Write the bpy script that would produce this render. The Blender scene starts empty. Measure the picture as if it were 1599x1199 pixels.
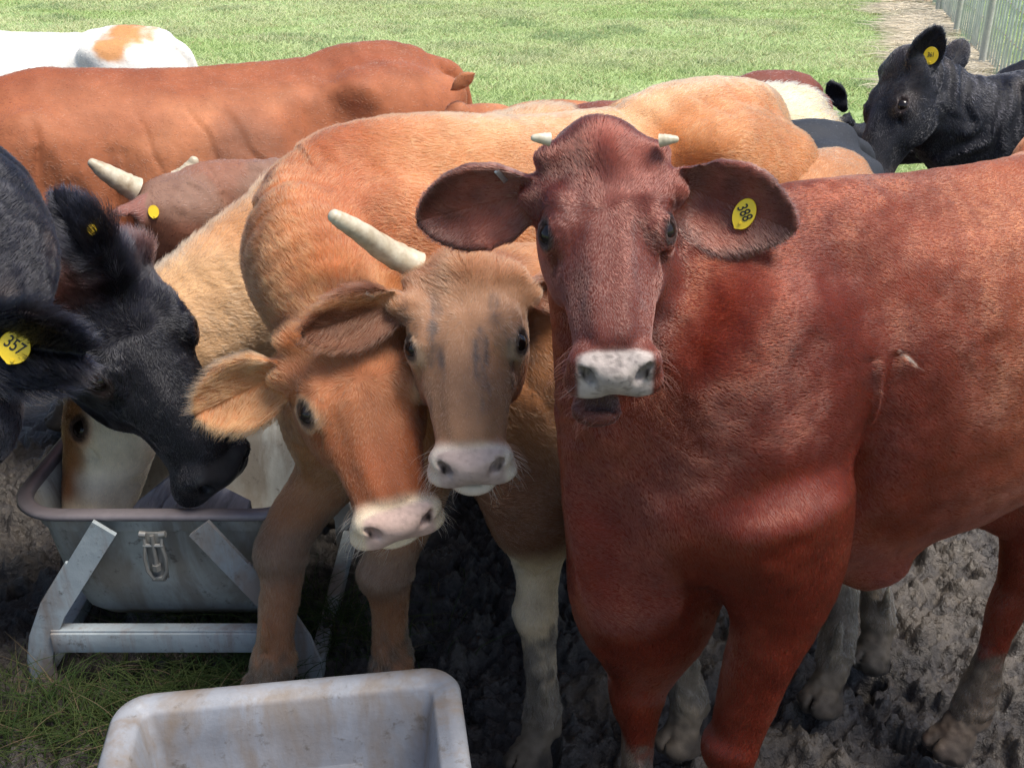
import bpy, bmesh, math, random
import numpy as np
from mathutils import Vector, Matrix
from mathutils.bvhtree import BVHTree

# ------------------------------------------------------------------ camera, sky, sun, exposure
R = math.radians
F = 1650.0                      # focal length in pixels of the 1599 px wide photograph
PITCH, CAM_H = 25.0, 1.75
scene = bpy.context.scene
cam_data = bpy.data.cameras.new('camera')
cam_data.sensor_width = 36.0
cam_data.lens = 36.0 * F / 1599.0
cam_data.clip_start, cam_data.clip_end = 0.05, 2000.0
cam = bpy.data.objects.new('camera', cam_data)
scene.collection.objects.link(cam)
cam.location = (0, 0, CAM_H)
cam.rotation_euler = (R(90 - PITCH), 0, 0)
scene.camera = cam
scene.render.resolution_x, scene.render.resolution_y = 1024, 767

SUN_EL, SUN_AZ = 66.0, 115.0     # azimuth measured from +Y (away from the camera) towards +X (right)
world = bpy.data.worlds.new('World')
scene.world = world
world.use_nodes = True
wn, wl = world.node_tree.nodes, world.node_tree.links
bg = wn['Background']
sky = wn.new('ShaderNodeTexSky')
sky.sky_type = 'NISHITA'
sky.sun_disc = False
sky.sun_elevation = R(SUN_EL)
sky.sun_rotation = R(SUN_AZ)
sky.air_density, sky.dust_density, sky.ozone_density = 1.0, 2.0, 2.0
wl.new(sky.outputs[0], bg.inputs[0])
bg.inputs[1].default_value = 0.12
sun_data = bpy.data.lights.new('sun', 'SUN')
sun_data.energy = 3.4
sun_data.angle = R(24.0)
sun_data.color = (1.0, 0.95, 0.87)
sun = bpy.data.objects.new('sun', sun_data)
scene.collection.objects.link(sun)
sdir = Vector((math.sin(R(SUN_AZ)) * math.cos(R(SUN_EL)), math.cos(R(SUN_AZ)) * math.cos(R(SUN_EL)), math.sin(R(SUN_EL))))
sun.rotation_euler = (-sdir).to_track_quat('-Z', 'Y').to_euler()
scene.view_settings.view_transform = 'Standard'
scene.view_settings.look = 'None'
scene.view_settings.exposure = 0.72
scene.view_settings.gamma = 1.0
scene.render.film_transparent = False
scene.cycles.max_bounces = 6
scene.cycles.diffuse_bounces = 3
scene.cycles.glossy_bounces = 2
scene.cycles.transparent_max_bounces = 6
scene.cycles.use_denoising = True

# ------------------------------------------------------------------ small helpers
CP, SP = math.cos(R(PITCH)), math.sin(R(PITCH))
def ray(px, py):
    u, v = (px - 799.5) / F, (599.5 - py) / F
    return np.array([u, CP + v * SP, -SP + v * CP])
def at(px, py, Y):
    """the point of the place seen at a pixel of the photograph, Y metres ahead of the camera"""
    d = ray(px, py)
    return np.array([0, 0, CAM_H]) + d * (Y / d[1])
def atz(px, py, Z):
    d = ray(px, py)
    return np.array([0, 0, CAM_H]) + d * ((Z - CAM_H) / d[2])
def nrm(v):
    v = np.asarray(v, float)
    return v / max(np.linalg.norm(v), 1e-9)
def sstep(a, b, x):
    t = np.clip((x - a) / (b - a), 0, 1)
    return t * t * (3 - 2 * t)

def _hash(ix, iy, iz, seed):
    h = (ix.astype(np.int64) * 374761393 + iy.astype(np.int64) * 668265263 + iz.astype(np.int64) * 2147483647 + seed * 1274126177)
    h = (h ^ (h >> 13)) * 1274126177
    h = h ^ (h >> 16)
    return (h & 0xffffff).astype(np.float32) / float(0xffffff)
def vnoise(p, freq=1.0, seed=0):
    """value noise in -1..1"""
    q = np.asarray(p, np.float32) * freq
    i = np.floor(q).astype(np.int64); f = q - i
    f = f * f * f * (f * (f * 6 - 15) + 10)
    r = 0
    for dx in (0, 1):
        wx = f[:, 0] if dx else 1 - f[:, 0]
        for dy in (0, 1):
            wy = f[:, 1] if dy else 1 - f[:, 1]
            for dz in (0, 1):
                wz = f[:, 2] if dz else 1 - f[:, 2]
                r = r + wx * wy * wz * _hash(i[:, 0] + dx, i[:, 1] + dy, i[:, 2] + dz, seed)
    return r * 2 - 1
def fbm(p, freq, seed=0, octs=3, gain=.5):
    r, a = 0, 1.0
    for o in range(octs):
        r = r + a * vnoise(p, freq * 2 ** o, seed + o * 17); a *= gain
    return r
def worley(p, freq, seed=0):
    """distance to the nearest feature point (2-D, x and y)"""
    q = np.asarray(p)[:, :2] * freq
    i = np.floor(q).astype(np.int64); best = np.full(len(q), 9.0); idv = np.zeros(len(q))
    z0 = np.zeros(len(q), np.int64)
    for dx in (-1, 0, 1):
        for dy in (-1, 0, 1):
            cx, cy = i[:, 0] + dx, i[:, 1] + dy
            fx = cx + _hash(cx, cy, z0, seed); fy = cy + _hash(cx, cy, z0 + 1, seed)
            d = np.hypot(q[:, 0] - fx, q[:, 1] - fy)
            m = d < best
            best[m] = d[m]; idv[m] = _hash(cx, cy, z0 + 2, seed)[m]
    return best, idv

def link(o, parent=None):
    scene.collection.objects.link(o)
    if parent is not None: o.parent = parent
    return o
def tag(o, label=None, cat=None, group=None, kind=None):
    if label: o['label'] = label
    if cat: o['category'] = cat
    if group: o['group'] = group
    if kind: o['kind'] = kind
    return o
def mesh_obj(name, V, Fc, mat=None, parent=None, smooth=True):
    me = bpy.data.meshes.new(name)
    V = np.asarray(V, np.float32); Fa = np.asarray(Fc, np.int32) if not isinstance(Fc, list) else None
    if Fa is not None and Fa.ndim == 2 and Fa.shape[1] in (3, 4):
        n, k = Fa.shape
        me.vertices.add(len(V)); me.vertices.foreach_set('co', V.ravel())
        me.loops.add(n * k); me.loops.foreach_set('vertex_index', Fa.ravel())
        me.polygons.add(n)
        me.polygons.foreach_set('loop_start', np.arange(0, n * k, k, dtype=np.int32))
        me.polygons.foreach_set('loop_total', np.full(n, k, np.int32))
        me.update(calc_edges=True)
    else:
        me.from_pydata([tuple(map(float, v)) for v in V], [], [tuple(f) for f in Fc]); me.update()
    if smooth: me.polygons.foreach_set('use_smooth', np.ones(len(me.polygons), bool))
    if mat: me.materials.append(mat)
    o = bpy.data.objects.new(name, me)
    return link(o, parent)
def set_color(me, name, rgb):
    a = me.attributes.new(name, 'FLOAT_COLOR', 'POINT')
    c = np.ones((len(rgb), 4), np.float32); c[:, :3] = rgb
    a.data.foreach_set('color', c.ravel())
def set_float(me, name, v):
    a = me.attributes.new(name, 'FLOAT', 'POINT')
    a.data.foreach_set('value', np.asarray(v, np.float32))
class BM:
    """collects bevelled boxes, bars and tubes into ONE mesh object"""
    def __init__(s): s.bm = bmesh.new()
    def box(s, c, size, rot=None, bevel=0.0):
        r = bmesh.ops.create_cube(s.bm, size=1.0); vs = r['verts']
        M = Matrix.Translation(Vector(c)) @ (rot.to_4x4() if rot is not None else Matrix()) @ Matrix.Diagonal((*size, 1))
        bmesh.ops.transform(s.bm, matrix=M, verts=vs)
        if bevel:
            es = list({e for v in vs for e in v.link_edges})
            bmesh.ops.bevel(s.bm, geom=es, offset=bevel, segments=2, affect='EDGES', profile=.5)
        return s
    def beam(s, a, b, w, h, up=(0, 0, 1), bevel=0.0):
        a, b = Vector(a), Vector(b); t = (b - a).normalized(); sd = t.cross(Vector(up)).normalized(); u = sd.cross(t)
        return s.box((a + b) / 2, ((b - a).length, w, h), Matrix((t, sd, u)).transposed(), bevel)
    def tube(s, pts, rad, seg=10, caps=True):
        pts = [Vector(p) for p in pts]; n = len(pts)
        rad = rad if hasattr(rad, '__len__') else [rad] * n
        prev = None; rings = []
        for i, p in enumerate(pts):
            t = (pts[min(i + 1, n - 1)] - pts[max(i - 1, 0)]).normalized()
            if prev is None:
                prev = t.orthogonal().normalized()
            prev = (prev - t * prev.dot(t)).normalized(); b = t.cross(prev)
            rings.append([s.bm.verts.new(p + (prev * math.cos(a) + b * math.sin(a)) * rad[i]) for a in [2 * math.pi * k / seg for k in range(seg)]])
        for r0, r1 in zip(rings, rings[1:]):
            for k in range(seg): s.bm.faces.new((r0[k], r0[(k + 1) % seg], r1[(k + 1) % seg], r1[k]))
        if caps:
            s.bm.faces.new(rings[0][::-1]); s.bm.faces.new(rings[-1])
        return s
    def build(s, name, mat, parent=None, smooth=True, angle=40):
        bmesh.ops.recalc_face_normals(s.bm, faces=s.bm.faces)
        me = bpy.data.meshes.new(name); s.bm.to_mesh(me); s.bm.free()
        if mat: me.materials.append(mat)
        if smooth:
            me.polygons.foreach_set('use_smooth', np.ones(len(me.polygons), bool))
            try: me.set_sharp_from_angle(angle=R(angle))
            except Exception: pass
        return link(bpy.data.objects.new(name, me), parent)

# ------------------------------------------------------------------ node materials
class NT:
    def __init__(s, name):
        s.m = bpy.data.materials.new(name); s.m.use_nodes = True
        s.t = s.m.node_tree; s.b = s.t.nodes['Principled BSDF']; s.out = s.t.nodes['Material Output']
    def n(s, typ, **kw):
        nd = s.t.nodes.new(typ)
        for k, v in kw.items(): setattr(nd, k, v)
        return nd
    def L(s, a, b): s.t.links.new(a, b)
    def noise(s, scale, detail=4, rough=.6, vec=None, dist=0):
        nd = s.n('ShaderNodeTexNoise'); nd.inputs['Scale'].default_value = scale; nd.inputs['Detail'].default_value = detail
        nd.inputs['Roughness'].default_value = rough; nd.inputs['Distortion'].default_value = dist
        if vec is not None: s.L(vec, nd.inputs['Vector'])
        return nd.outputs['Fac']
    def ramp(s, fac, stops, interp='LINEAR'):
        r = s.n('ShaderNodeValToRGB'); cr = r.color_ramp; cr.interpolation = interp
        while len(cr.elements) > 1: cr.elements.remove(cr.elements[-1])
        for i, (p, c) in enumerate(stops):
            e = cr.elements[0] if i == 0 else cr.elements.new(p)
            e.position = p; e.color = (c, c, c, 1) if not hasattr(c, '__len__') else (*c, 1)
        s.L(fac, r.inputs[0]); return r.outputs[0]
    def mix(s, fac, a, b, mode='MIX'):
        m = s.n('ShaderNodeMix', data_type='RGBA', blend_type=mode)
        for val, sock in ((fac, m.inputs[0]), (a, m.inputs[6]), (b, m.inputs[7])):
            if hasattr(val, 'is_linked'): s.L(val, sock)
            elif hasattr(val, '__len__'): sock.default_value = (*val, 1)
            else: sock.default_value = val
        return m.outputs[2]
    def math(s, op, a, b=None):
        m = s.n('ShaderNodeMath', operation=op)
        for val, sock in ((a, m.inputs[0]), (b, m.inputs[1])):
            if val is None: continue
            if hasattr(val, 'is_linked'): s.L(val, sock)
            else: sock.default_value = val
        return m.outputs[0]
    def obj(s): return s.n('ShaderNodeTexCoord').outputs['Object']
    def attr(s, name, which='Color'):
        a = s.n('ShaderNodeAttribute'); a.attribute_name = name; return a.outputs[which]
    def scalevec(s, vec, sc):
        m = s.n('ShaderNodeMapping'); m.inputs['Scale'].default_value = sc; s.L(vec, m.inputs['Vector']); return m.outputs[0]
    def bump(s, h, strength, dist):
        b = s.n('ShaderNodeBump'); b.inputs['Strength'].default_value = strength; b.inputs['Distance'].default_value = dist
        s.L(h, b.inputs['Height']); s.L(b.outputs[0], s.b.inputs['Normal'])
    def base(s, c):
        if hasattr(c, 'is_linked'): s.L(c, s.b.inputs['Base Color'])
        else: s.b.inputs['Base Color'].default_value = (*c, 1)
    def rough(s, r):
        if hasattr(r, 'is_linked'): s.L(r, s.b.inputs['Roughness'])
        else: s.b.inputs['Roughness'].default_value = r

def mat_skin():
    m = NT('cow_coat'); c = m.attr('coat'); o = m.obj()
    f = m.noise(60, 5, .65, o)
    st = m.noise(22, 3, .6, o)
    c2 = m.mix(m.math('MULTIPLY', m.ramp(st, [(.3, 0), (.7, 1)]), .22), c, (.9, .9, .9), 'MULTIPLY')
    c3 = m.mix(.35, c2, m.ramp(f, [(.3, .55), (.7, 1.0)]), 'MULTIPLY')
    m.base(c3)
    wet = m.attr('wet', 'Fac')
    m.rough(m.math('SUBTRACT', .62, m.math('MULTIPLY', wet, .3)))
    m.b.inputs['Specular IOR Level'].default_value = .22
    m.b.inputs['Sheen Weight'].default_value = .03
    m.b.inputs['Sheen Roughness'].default_value = .4
    f2 = m.noise(330, 3, .7, o)
    m.bump(m.math('ADD', m.math('MULTIPLY', f2, .6), m.math('MULTIPLY', f, 1.0)), .5, .0016)
    return m.m
def mat_hair(name='cow_hair', ro=.42):
    m = NT(name)
    c = m.attr('coat')
    h = m.n('ShaderNodeBsdfHairPrincipled')
    h.model = 'CHIANG'; h.parametrization = 'COLOR'
    m.L(c, h.inputs['Color'])
    h.inputs['Roughness'].default_value = ro
    h.inputs['Radial Roughness'].default_value = .55
    h.inputs['Coat'].default_value = 0.0
    h.inputs['Random Roughness'].default_value = .2
    m.t.nodes.remove(m.b)
    m.L(h.outputs[0], m.out.inputs['Surface'])
    return m.m
def mat_horn():
    m = NT('horn'); o = m.obj()
    f = m.noise(18, 5, .6, m.scalevec(o, (1, 1, 1)))
    g = m.noise(90, 3, .6, o)
    m.base(m.mix(m.ramp(g, [(.45, 0), (.75, .6)]), m.ramp(f, [(.25, (.24, .17, .10)), (.45, (.48, .41, .29)), (.7, (.64, .59, .47))]), (.35, .27, .18)))
    m.rough(.45); m.bump(m.math('ADD', f, g), .35, .0015)
    return m.m
def mat_simple(name, col, rough=.5, spec=.5, metal=0.0, bump=None):
    m = NT(name); o = m.obj()
    f = m.noise(40, 4, .6, o)
    m.base(m.mix(m.ramp(f, [(.3, 0), (.7, 1)]), tuple(np.array(col) * .82), col)); m.rough(rough)
    m.b.inputs['Specular IOR Level'].default_value = spec; m.b.inputs['Metallic'].default_value = metal
    if bump: m.bump(f, bump[0], bump[1])
    return m.m
M = dict(skin=mat_skin(), hair=mat_hair(), sleek=mat_hair('cow_hair_sleek', .25), horn=mat_horn(),
         eye=mat_simple('eyeball', (.012, .008, .007), .13, .35),
         tag=mat_simple('yellow_tag', (.85, .58, .02), .38),
         ink=mat_simple('black_ink', (.012, .011, .01), .6),
         clip=mat_simple('clip_metal', (.7, .7, .72), .35, .5, .9),
         )
# ------------------------------------------------------------------ implicit sculpting
MARG = .14
class Prim:
    def __init__(s, c, r, f, k, op='add'):
        s.c, s.r, s.f, s.k, s.op = np.asarray(c, np.float32), r, f, k, op
def ellipsoid(c, r, Rm=None, k=.03, op='add'):
    c = np.asarray(c, np.float32); r = np.asarray(r, np.float32)
    Rm = np.eye(3, dtype=np.float32) if Rm is None else np.asarray(Rm, np.float32)   # columns are the axes
    def f(p):
        q = (p - c) @ Rm
        k0 = np.sqrt(((q / r) ** 2).sum(1)); k1 = np.sqrt(((q / r ** 2) ** 2).sum(1))
        return np.where(k0 < .3, (k0 - 1) * r.min(), k0 * (k0 - 1) / np.maximum(k1, 1e-6))
    return Prim(c, float(r.max()), f, k, op)
def catmull(P, n):
    P = np.asarray(P, float); M_ = len(P); out = []
    ext = np.vstack([2 * P[0] - P[1], P, 2 * P[-1] - P[-2]])
    for i in range(M_ - 1):
        p0, p1, p2, p3 = ext[i:i + 4]
        for j in range(n):
            t = j / n
            out.append(.5 * ((2 * p1) + (-p0 + p2) * t + (2 * p0 - 5 * p1 + 4 * p2 - p3) * t * t + (-p0 + 3 * p1 - 3 * p2 + p3) * t ** 3))
    out.append(P[-1]); return np.array(out)
class Loft:
    """tube along a curve with elliptical sections; rows of st: centre(3), half width, half height, crest direction(3)"""
    def __init__(s, st, k=.05, pw=2.0, cap=.8, n=4, seg=False):
        s.seg = seg
        st = np.asarray(st, float); s.S = catmull(st, n).astype(np.float32)
        C = s.S[:, :3]; T = np.gradient(C, axis=0); T /= np.linalg.norm(T, axis=1)[:, None]
        U = s.S[:, 5:8] - T * (s.S[:, 5:8] * T).sum(1)[:, None]; U /= np.linalg.norm(U, axis=1)[:, None]
        s.T, s.U, s.Sd = T, U, np.cross(T, U); s.k, s.pw, s.cap, s.op = k, pw, cap, 'add'
        s.c = (C.max(0) + C.min(0)) / 2
        s.r = float((np.linalg.norm(C - s.c, axis=1) + s.S[:, 3:5].max(1)).max())
    def near(s, p):
        C = s.S[:, :3]; best = np.full(len(p), 1e9, np.float32); bi = np.zeros(len(p), np.int32); bt = np.zeros(len(p), np.float32)
        for i in range(len(C) - 1):
            d = C[i + 1] - C[i]; L2 = float(d @ d)
            t = np.clip(((p - C[i]) @ d) / L2, 0, 1)
            q = C[i] + t[:, None] * d - p; dd = (q * q).sum(1)
            m = dd < best
            best[m] = dd[m]; bi[m] = i; bt[m] = t[m]
        return bi, bt
    def lerp(s, A, bi, bt): return A[bi] * (1 - bt)[:, None] + A[bi + 1] * bt[:, None]
    def segmin(s, p):
        C = s.S[:, :3]; best = np.full(len(p), 9.0, np.float32)
        for i in range(len(C) - 1):
            d_ = C[i + 1] - C[i]; L2 = float(d_ @ d_)
            t = np.clip(((p - C[i]) @ d_) / L2, 0, 1)[:, None]
            S = s.S[i] * (1 - t) + s.S[i + 1] * t; T = s.T[i] * (1 - t) + s.T[i + 1] * t
            U = s.U[i] * (1 - t) + s.U[i + 1] * t; D = s.Sd[i] * (1 - t) + s.Sd[i + 1] * t
            U = U / np.maximum(np.linalg.norm(U, axis=1), .05)[:, None]; D = D / np.maximum(np.linalg.norm(D, axis=1), .05)[:, None]
            q = p - S[:, :3]; a = (q * T).sum(1); u = (q * U).sum(1); d = (q * D).sum(1)
            w, h = S[:, 3], S[:, 4]; c = np.minimum(w, h) * s.cap
            k0 = np.sqrt((d / w) ** 2 + (u / h) ** 2 + (a / c) ** 2); k1 = np.sqrt((d / w ** 2) ** 2 + (u / h ** 2) ** 2 + (a / c ** 2) ** 2)
            v = np.where(k0 < .3, (k0 - 1) * np.minimum(w, h), k0 * (k0 - 1) / np.maximum(k1, 1e-6))
            best = smin(best, v, .006)
        return best
    def f(s, p, want=False):
        if s.seg and not want: return s.segmin(p)
        bi, bt = s.near(p)
        S = s.lerp(s.S, bi, bt); T = s.lerp(s.T, bi, bt); U = s.lerp(s.U, bi, bt); D = s.lerp(s.Sd, bi, bt)
        q = p - S[:, :3]; a = (q * T).sum(1); u = (q * U).sum(1); d = (q * D).sum(1)
        w, h = S[:, 3], S[:, 4]; c = np.minimum(w, h) * s.cap
        if s.pw == 2.0: e = (d / w) ** 2 + (u / h) ** 2
        else: e = (np.abs(d / w) ** s.pw + np.abs(u / h) ** s.pw) ** (2 / s.pw)
        end = ((bi == 0) & (bt <= 0)) | ((bi == len(s.S) - 2) & (bt >= 1))
        a = np.where(end, a, 0)
        k0 = np.sqrt(e + (a / c) ** 2); q0 = np.sqrt(d * d + u * u + a * a)
        k1 = np.sqrt((d / w ** 2) ** 2 + (u / h ** 2) ** 2 + (a / c ** 2) ** 2)
        dist = np.where(k0 < .3, (k0 - 1) * np.minimum(w, h), k0 * (k0 - 1) / np.maximum(k1, 1e-6))
        if want: return dist, T, (bi + bt) / (len(s.S) - 1), np.arctan2(d / w, u / h)
        return dist
def smin(a, b, k):
    h = np.maximum(k - np.abs(a - b), 0) / k
    return np.minimum(a, b) - h * h * k * .25
def evaluate(prims, P):
    P = np.asarray(P, np.float32); D = np.full(len(P), 1.0, np.float32)
    for pr in prims:
        bd = np.linalg.norm(P - pr.c, axis=1) - pr.r
        m = bd < MARG
        if pr.op == 'add':
            D = np.where(m, D, np.minimum(D, np.maximum(bd, MARG)))
        if not m.any(): continue
        v = pr.f(P[m])
        if pr.op == 'add': D[m] = smin(D[m], v, pr.k)
        else: D[m] = -smin(-D[m], v, pr.k)
    return D
CORN = np.array([[i, j, k] for i in (0, 1) for j in (0, 1) for k in (0, 1)], np.int64)
def polygonise(prims, h, levels=4, fine=None):
    """sparse surface nets"""
    lo = np.min([p.c - p.r for p in prims if p.op == 'add'], 0) - .05; hi = np.max([p.c + p.r for p in prims if p.op == 'add'], 0) + .05
    h0 = h * 2 ** levels
    n = np.ceil((hi - lo) / h0).astype(int)
    cells = np.stack(np.meshgrid(*[np.arange(x) for x in n], indexing='ij'), -1).reshape(-1, 3).astype(np.int64)
    hs = h0
    for lv in range(levels + 1):
        d = evaluate(prims, lo + (cells + .5) * hs)
        cells = cells[np.abs(d) < hs * (1.25 if lv < levels else 1.0)]
        if lv < levels:
            cells = (cells[:, None, :] * 2 + CORN[None]).reshape(-1, 3); hs /= 2
    dim = n * 2 ** levels + 2
    key = lambda c: (c[..., 0] * dim[1] + c[..., 1]) * dim[2] + c[..., 2]
    FACES = [(ax, s_, [i for i in range(8) if CORN[i][ax] == s_]) for ax in range(3) for s_ in (0, 1)]
    known = np.zeros(0, np.int64); allc, allv = [], []; new = cells
    for it in range(60):
        kk, fi = np.unique(key(new), return_index=True); new = new[fi]
        m = ~np.isin(kk, known, assume_unique=True); new = new[m]; kk = kk[m]
        if not len(new): break
        known = np.concatenate([known, kk])
        cor = (new[:, None, :] + CORN[None]).reshape(-1, 3)
        _, first, inv = np.unique(key(cor), return_index=True, return_inverse=True)
        v_ = evaluate(prims, lo + cor[first] * h)[inv].reshape(-1, 8)
        allc.append(new); allv.append(v_)
        nx = []
        for ax, s_, ids in FACES:
            fv = v_[:, ids] < 0; m = fv.any(1) & ~fv.all(1); c2 = new[m].copy(); c2[:, ax] += 1 if s_ else -1; nx.append(c2)
        new = np.vstack(nx); new = new[(new >= 0).all(1) & (new < dim).all(1)]
    cells = np.vstack(allc); cv = np.vstack(allv); ck = key(cells); o = np.argsort(ck); cells, cv, ck = cells[o], cv[o], ck[o]
    ins = cv < 0; act = ins.any(1) & ~ins.all(1)
    E = [(a, b) for a in range(8) for b in range(a + 1, 8) if np.abs(CORN[a] - CORN[b]).sum() == 1]
    ac = cells[act]; av = cv[act]; acc = np.zeros((len(ac), 3)); cnt = np.zeros(len(ac))
    for a, b in E:
        m = (av[:, a] < 0) != (av[:, b] < 0)
        t = av[m, a] / (av[m, a] - av[m, b])
        acc[m] += CORN[a] + t[:, None] * (CORN[b] - CORN[a]); cnt[m] += 1
    V = lo + (ac + acc / cnt[:, None]) * h
    vid = np.full(len(cells), -1, np.int64); vid[act] = np.arange(len(ac))
    faces = []
    for ax in range(3):
        b_, c_ = [(1, 2), (2, 0), (0, 1)][ax]
        e = np.zeros(3, np.int64); e[ax] = 1; ci = int(e[0] * 4 + e[1] * 2 + e[2])
        m = (av[:, 0] < 0) != (av[:, ci] < 0)
        base = ac[m]; flip = av[m, 0] < 0
        q = []
        for db, dc in ((0, 0), (-1, 0), (-1, -1), (0, -1)):
            c = base.copy(); c[:, b_] += db; c[:, c_] += dc
            k2 = key(c); ix = np.clip(np.searchsorted(ck, k2), 0, len(ck) - 1)
            q.append(np.where(ck[ix] == k2, vid[ix], -1))
        q = np.stack(q, 1); ok = (q >= 0).all(1)
        q[~flip] = q[~flip][:, ::-1]
        faces.append(q[ok])
    Fq = np.vstack(faces).astype(np.int32)
    # one light relaxation
    nb = np.zeros((len(V), 3)); ct = np.zeros(len(V))
    for i in range(4):
        a, b = Fq[:, i], Fq[:, (i + 1) % 4]
        for ax in range(3):
            nb[:, ax] += np.bincount(a, V[b, ax], len(V))
        ct += np.bincount(a, minlength=len(V))
    V = V * .6 + .4 * nb / np.maximum(ct, 1)[:, None]
    return V, Fq
def vert_normals(V, Fq):
    a = V[Fq[:, 2]] - V[Fq[:, 0]]; b = V[Fq[:, 3]] - V[Fq[:, 1]]; fn = np.cross(a, b); N = np.zeros_like(V)
    for i in range(4):
        for ax in range(3): N[:, ax] += np.bincount(Fq[:, i], fn[:, ax], len(V))
    return N / np.maximum(np.linalg.norm(N, axis=1), 1e-12)[:, None]
def face_normals(V, Fq):
    fn = np.cross(V[Fq[:, 2]] - V[Fq[:, 0]], V[Fq[:, 3]] - V[Fq[:, 1]]); ar = np.linalg.norm(fn, axis=1)
    return fn / np.maximum(ar, 1e-12)[:, None], ar * .5
# ------------------------------------------------------------------ the cattle
MUD = np.array([.17, .135, .10])
import os
HQ = float(os.environ.get('HQ', '1'))
GROUP = 'cattle of the herd crowded round the feed tubs'
def mixc(a, b, t): return a * (1 - t)[:, None] + b * t[:, None]
def C3(c): return np.array(c, float)

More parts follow.
